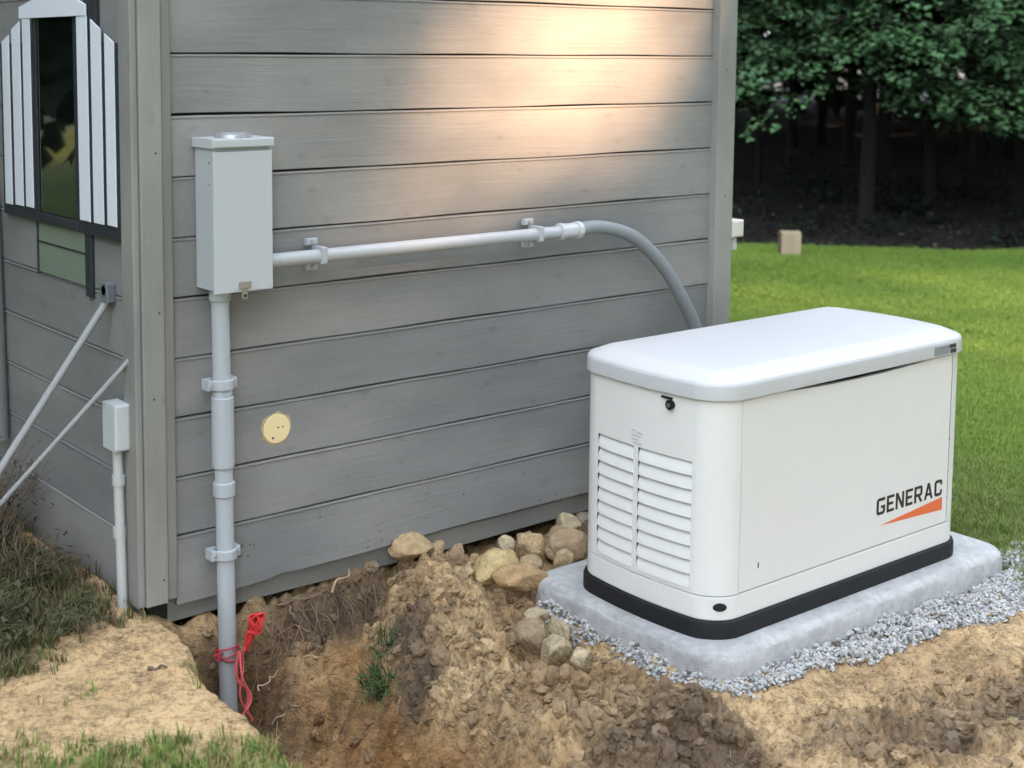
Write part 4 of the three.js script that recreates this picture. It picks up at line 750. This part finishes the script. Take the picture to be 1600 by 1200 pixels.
{ // the maple whose boughs hang over the edge of the lawn
  const t = thing('maple_tree', 'broad green leafy tree hanging low over the edge of the lawn, right of the shed', 'tree'), b = fpos(-0.02, 1.1, 0); b.y = groundH(b.x, b.z);
  const tr = mesh('trunk', trunkG(b, 7, 0.07, 0.01, 3), bark, t); reseed(2024);
  const P = [], C = [], tw = [];
  const low = [[-2.4, 1.2], [-1.5, 0.95], [-1.18, 0.72], [-1.02, 0.80], [-0.93, 1.28], [-0.8, 1.16], [-0.6, 1.22], [-0.42, 1.02], [-0.28, 1.02], [-0.12, 1.25], [0.02, 1.08], [0.14, 0.88], [0.28, 0.9], [0.36, 0.74], [0.5, 0.86], [0.7, 0.78], [0.9, 0.68], [1.2, 0.62], [2.4, 0.6]];
  const lowAt = (x) => { for (let i = 0; i < low.length - 1; i++) if (x <= low[i + 1][0]) return lerp(low[i][1], low[i + 1][1], clamp((x - low[i][0]) / (low[i + 1][0] - low[i][0]))); return 0.8; };
  let made = 0;
  for (let i = 0; i < 4000 && made < 420; i++) {
    const x = rr(-2.3, 2.3), y = lerp(0.75, 2.9, Math.pow(rnd(), 0.85)), n = rr(-0.4, 2.2), a = rr(-1.1, 1.1), len = rr(0.45, 0.85);
    const dir = FN.clone().multiplyScalar(-Math.cos(a)).addScaledVector(FT, Math.sin(a)).add(V(0, rr(-0.1, 0.15), 0)).normalize();
    const ex = x + Math.sin(a) * len; if (y - 0.38 * len - 0.1 < lowAt(ex) || y - 0.12 < lowAt(x)) continue;
    const k = ss(1.2, -0.3, n), tint = mix3([0.04, 0.08, 0.036], [0.085, 0.19, 0.075], k * rr(0.5, 1));  // front sprays tinted lighter: daylight on them is put into the leaf colour
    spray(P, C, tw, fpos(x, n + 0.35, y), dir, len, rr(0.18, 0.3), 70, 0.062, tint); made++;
  }
  // boughs that carry the sprays
  const limbs = []; reseed(12);
  for (let k = 0; k < 9; k++) { const y = 1.7 + k * 0.28, a = rr(-1.3, 1.3), l = rr(1.0, 1.9), e = fpos(-0.02 + Math.sin(a) * l, 1.1 - Math.cos(a) * l, y + rr(-0.1, 0.35)); limbs.push(taper([V(b.x, y, b.z), new THREE.Vector3().lerpVectors(V(b.x, y, b.z), e, 0.5).add(V(0, 0.18, 0)), e], 0.035, 0.009, 10, 6)); }
  mesh('limbs', join(limbs), bark, tr); mesh('twigs', join(tw), bark, tr);
  quads(P, C, 2600, b.x, 5.4, b.z, 3.4, 2.9, 3.4, 0.3, [0.035, 0.075, 0.03]);
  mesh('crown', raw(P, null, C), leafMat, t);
}
{ // the trees behind it
  const spots = [ // t, n, radius, label
    [-0.98, 3.2, 0.045, 'thin dark trunk nearest the shed, at the left of the wood'], [-0.62, 4.6, 0.06, 'slim dark trunk second from the shed in the wood'], [0.42, 3.8, 0.055, 'slim trunk just right of the big middle trunk'],
    [0.72, 2.4, 0.075, 'dark trunk right of the middle one, under the low leaves'], [1.2, 3.4, 0.085, 'stout dark trunk near the right edge of the photo'], [1.5, 1.9, 0.06, 'trunk at the right edge of the photo'],
  ];
  const grow = (t, n, r, label, i, group) => {
    const b = fpos(t, n, 0); b.y = groundH(b.x, b.z); const o = thing('forest_tree', label, 'tree', [0, 0, 0], group);
    mesh('trunk', trunkG(b, 8, r * 0.75, 0.03 * Math.sin(i * 7), 100 + i), bark, o);
    const P = [], C = []; reseed(900 + i * 13); const k = 1100 + (n > 6 ? 300 : 0);
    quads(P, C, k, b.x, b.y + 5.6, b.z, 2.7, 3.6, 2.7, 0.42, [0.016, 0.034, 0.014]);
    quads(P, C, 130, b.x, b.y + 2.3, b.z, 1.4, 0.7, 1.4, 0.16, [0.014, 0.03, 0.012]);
    mesh('crown', raw(P, null, C), leafMat, o);
  };
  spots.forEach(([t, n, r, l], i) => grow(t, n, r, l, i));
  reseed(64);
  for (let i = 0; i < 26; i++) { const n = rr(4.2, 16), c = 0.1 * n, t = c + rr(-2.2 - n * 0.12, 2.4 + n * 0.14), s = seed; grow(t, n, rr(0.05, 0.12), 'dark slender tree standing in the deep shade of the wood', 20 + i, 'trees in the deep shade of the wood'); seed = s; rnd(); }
  // everything farther reads as one mass
  const P = [], C = []; reseed(3131);
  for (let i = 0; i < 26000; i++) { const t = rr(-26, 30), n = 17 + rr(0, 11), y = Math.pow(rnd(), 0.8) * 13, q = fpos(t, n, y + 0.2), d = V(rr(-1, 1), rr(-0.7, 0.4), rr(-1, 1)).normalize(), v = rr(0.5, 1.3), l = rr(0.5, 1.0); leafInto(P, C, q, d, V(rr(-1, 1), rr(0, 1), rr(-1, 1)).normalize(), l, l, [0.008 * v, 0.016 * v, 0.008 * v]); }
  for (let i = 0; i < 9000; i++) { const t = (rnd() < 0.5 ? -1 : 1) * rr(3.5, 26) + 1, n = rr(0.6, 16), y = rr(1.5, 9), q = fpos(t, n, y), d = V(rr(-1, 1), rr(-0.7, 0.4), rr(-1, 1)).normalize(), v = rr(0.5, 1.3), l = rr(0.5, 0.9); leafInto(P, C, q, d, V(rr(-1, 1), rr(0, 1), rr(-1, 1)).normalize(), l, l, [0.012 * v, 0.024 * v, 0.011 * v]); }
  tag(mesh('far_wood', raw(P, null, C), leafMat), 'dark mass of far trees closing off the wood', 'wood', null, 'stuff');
  { const P2 = [], C2 = []; reseed(414);                       // low growth in the shade at the foot of the trees
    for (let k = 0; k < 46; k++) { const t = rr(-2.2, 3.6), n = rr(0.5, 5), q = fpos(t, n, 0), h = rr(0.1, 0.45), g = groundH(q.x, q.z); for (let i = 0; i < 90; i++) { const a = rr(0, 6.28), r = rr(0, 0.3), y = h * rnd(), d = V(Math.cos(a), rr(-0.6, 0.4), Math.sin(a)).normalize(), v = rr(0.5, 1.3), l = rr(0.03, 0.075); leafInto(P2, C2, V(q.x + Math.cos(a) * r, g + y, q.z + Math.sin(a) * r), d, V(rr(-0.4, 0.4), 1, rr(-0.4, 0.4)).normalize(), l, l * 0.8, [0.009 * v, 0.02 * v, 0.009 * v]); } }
    tag(mesh('undergrowth', raw(P2, null, C2), leafMat), 'dark low undergrowth in the shade below the trees', 'undergrowth', null, 'stuff'); }
  // fallen leaves and scrub along the edge of the lawn
  const L = []; reseed(171);
  for (let i = 0; i < 2600; i++) { const t = rr(-2, 3), n = Math.pow(rnd(), 1.6) * 4 + 0.05, q = fpos(t, n, 0), v = rr(0.4, 1.3), g = rnd(); L.push([q.x, groundH(q.x, q.z) + 0.012, q.z, rr(0.03, 0.06), (g < 0.7 ? [0.045 * v, 0.028 * v, 0.017 * v] : g < 0.85 ? [0.09 * v, 0.08 * v, 0.07 * v] : [0.05 * v, 0.08 * v, 0.03 * v]), [1, 1, 1], [rr(-0.6, 0.6), rr(0, 6.28), rr(-0.6, 0.6)]]); }
  const lp = [], lc = []; leafInto(lp, lc, V(0, 0, 0), V(1, 0, 0), V(0, 1, 0), 1, 0.8, [1, 1, 1]);
  tag(scatter('leaf_litter', raw(lp), M([1, 1, 1], 0.9, { side: THREE.DoubleSide }), L), 'brown fallen leaves along the edge of the wood', 'leaves', null, 'stuff');
}
{ // the sawn block standing on the lawn
  const q = V(7.80, 0, -3.92), t = thing('wooden_block', 'pale sawn wooden block standing at the far edge of the lawn', 'block', [q.x, groundH(q.x, q.z) - 0.02, q.z]);
  const g = postG(-0.08, 0.08, 0, 0.24, -0.08, 0.08, 0.4), m = mesh('block', g, M([0.5, 0.4, 0.26], 0.8, { map: woodMap }), t); t.rotation.y = -0.8;
  mesh('dark_side', boxG(-0.094, -0.081, 0.0, 0.235, -0.078, 0.078, 0.003), M([0.09, 0.06, 0.04], 0.95), t);  // dark brown strip along the left side of the block
}
{ // the wood behind the viewer and to the left: it shades the yard, and the window mirrors it
  const P = [], C = []; reseed(88);
  // leaves cut away along sun rays to shape the wall patch and lawn dapples
  const gap = (q) => { const k = q.z / SUN.z, x = q.x - SUN.x * k, y = q.y - SUN.y * k, u = (x - 1.58) * 0.86 + (y - 1.58) * 0.5, v = -(x - 1.58) * 0.5 + (y - 1.58) * 0.86; if ((u / 1.1) ** 2 + (v / 0.34) ** 2 < 1 + 0.5 * N3(x * 3, y * 3, 1)) return true; const gk = (q.y + 0.12) / SUN.y, gx2 = q.x - SUN.x * gk, gz2 = q.z - SUN.z * gk; return gx2 > 4.6 && gz2 < 1 && forestN(gx2, gz2) < -0.8 && rnd() < 0.62 + 0.3 * N3(gx2 * 0.8, 3, gz2 * 0.8); };
  for (let i = 0; i < 11; i++) { const s = -16 + i * 3.4, D = 15 + 2.5 * Math.sin(i * 2.3), hx = SUN.x * D + 1.2, hz = SUN.z * D, h = SUN.y * D; quads(P, C, 2600, hx + s * 0.91, h + rr(-0.5, 0.8), hz - s * 0.41, 3.4, 3.6 + 0.5 * Math.sin(i), 3.2, 0.42, [0.03, 0.07, 0.025], gap); quads(P, C, 500, hx + s * 0.91, h * 0.35, hz - s * 0.41, 3.0, 2.4, 3.0, 0.5, [0.03, 0.07, 0.025], gap); }
  for (let i = 0; i < 4; i++) quads(P, C, 2400, SUN.x * 16 - 5 + i * 3.2, SUN.y * 16 + 5.5, SUN.z * 16 + 2 - i * 1.4, 3.4, 3.2, 3.2, 0.42, [0.03, 0.07, 0.025], gap);  // upper crowns added out of view to darken the ground the window mirrors
  for (let i = 0; i < 9; i++) quads(P, C, 1500, -12 - 2 * Math.sin(i * 2), 4.2 + Math.sin(i), -24 + i * 4.2, 3.4, 4.4, 3.2, 0.5, [0.025, 0.055, 0.02]);
  for (const [x, y, z, r, n] of [[-2.5, 2.1, -1.3, 1.25, 1500], [-2.0, 2.4, -3.3, 1.5, 1500], [-3.4, 4.6, -2.2, 2.2, 1800], [-4.6, 3.0, -5.5, 2.6, 1500], [-1.2, 3.2, -7.5, 2.8, 1500]]) quads(P, C, n, x, y, z, r, r, r, 0.3, [0.02, 0.045, 0.016]);  // trunkless crowns added out of view to darken the side wall and pane
  tag(mesh('shade_woodland', raw(P, null, C), leafMat), 'tall leafy wood round the near sides of the yard, outside the picture, some crowns added for shade', 'wood', null, 'stuff');
}
renderer.render(scene, camera);
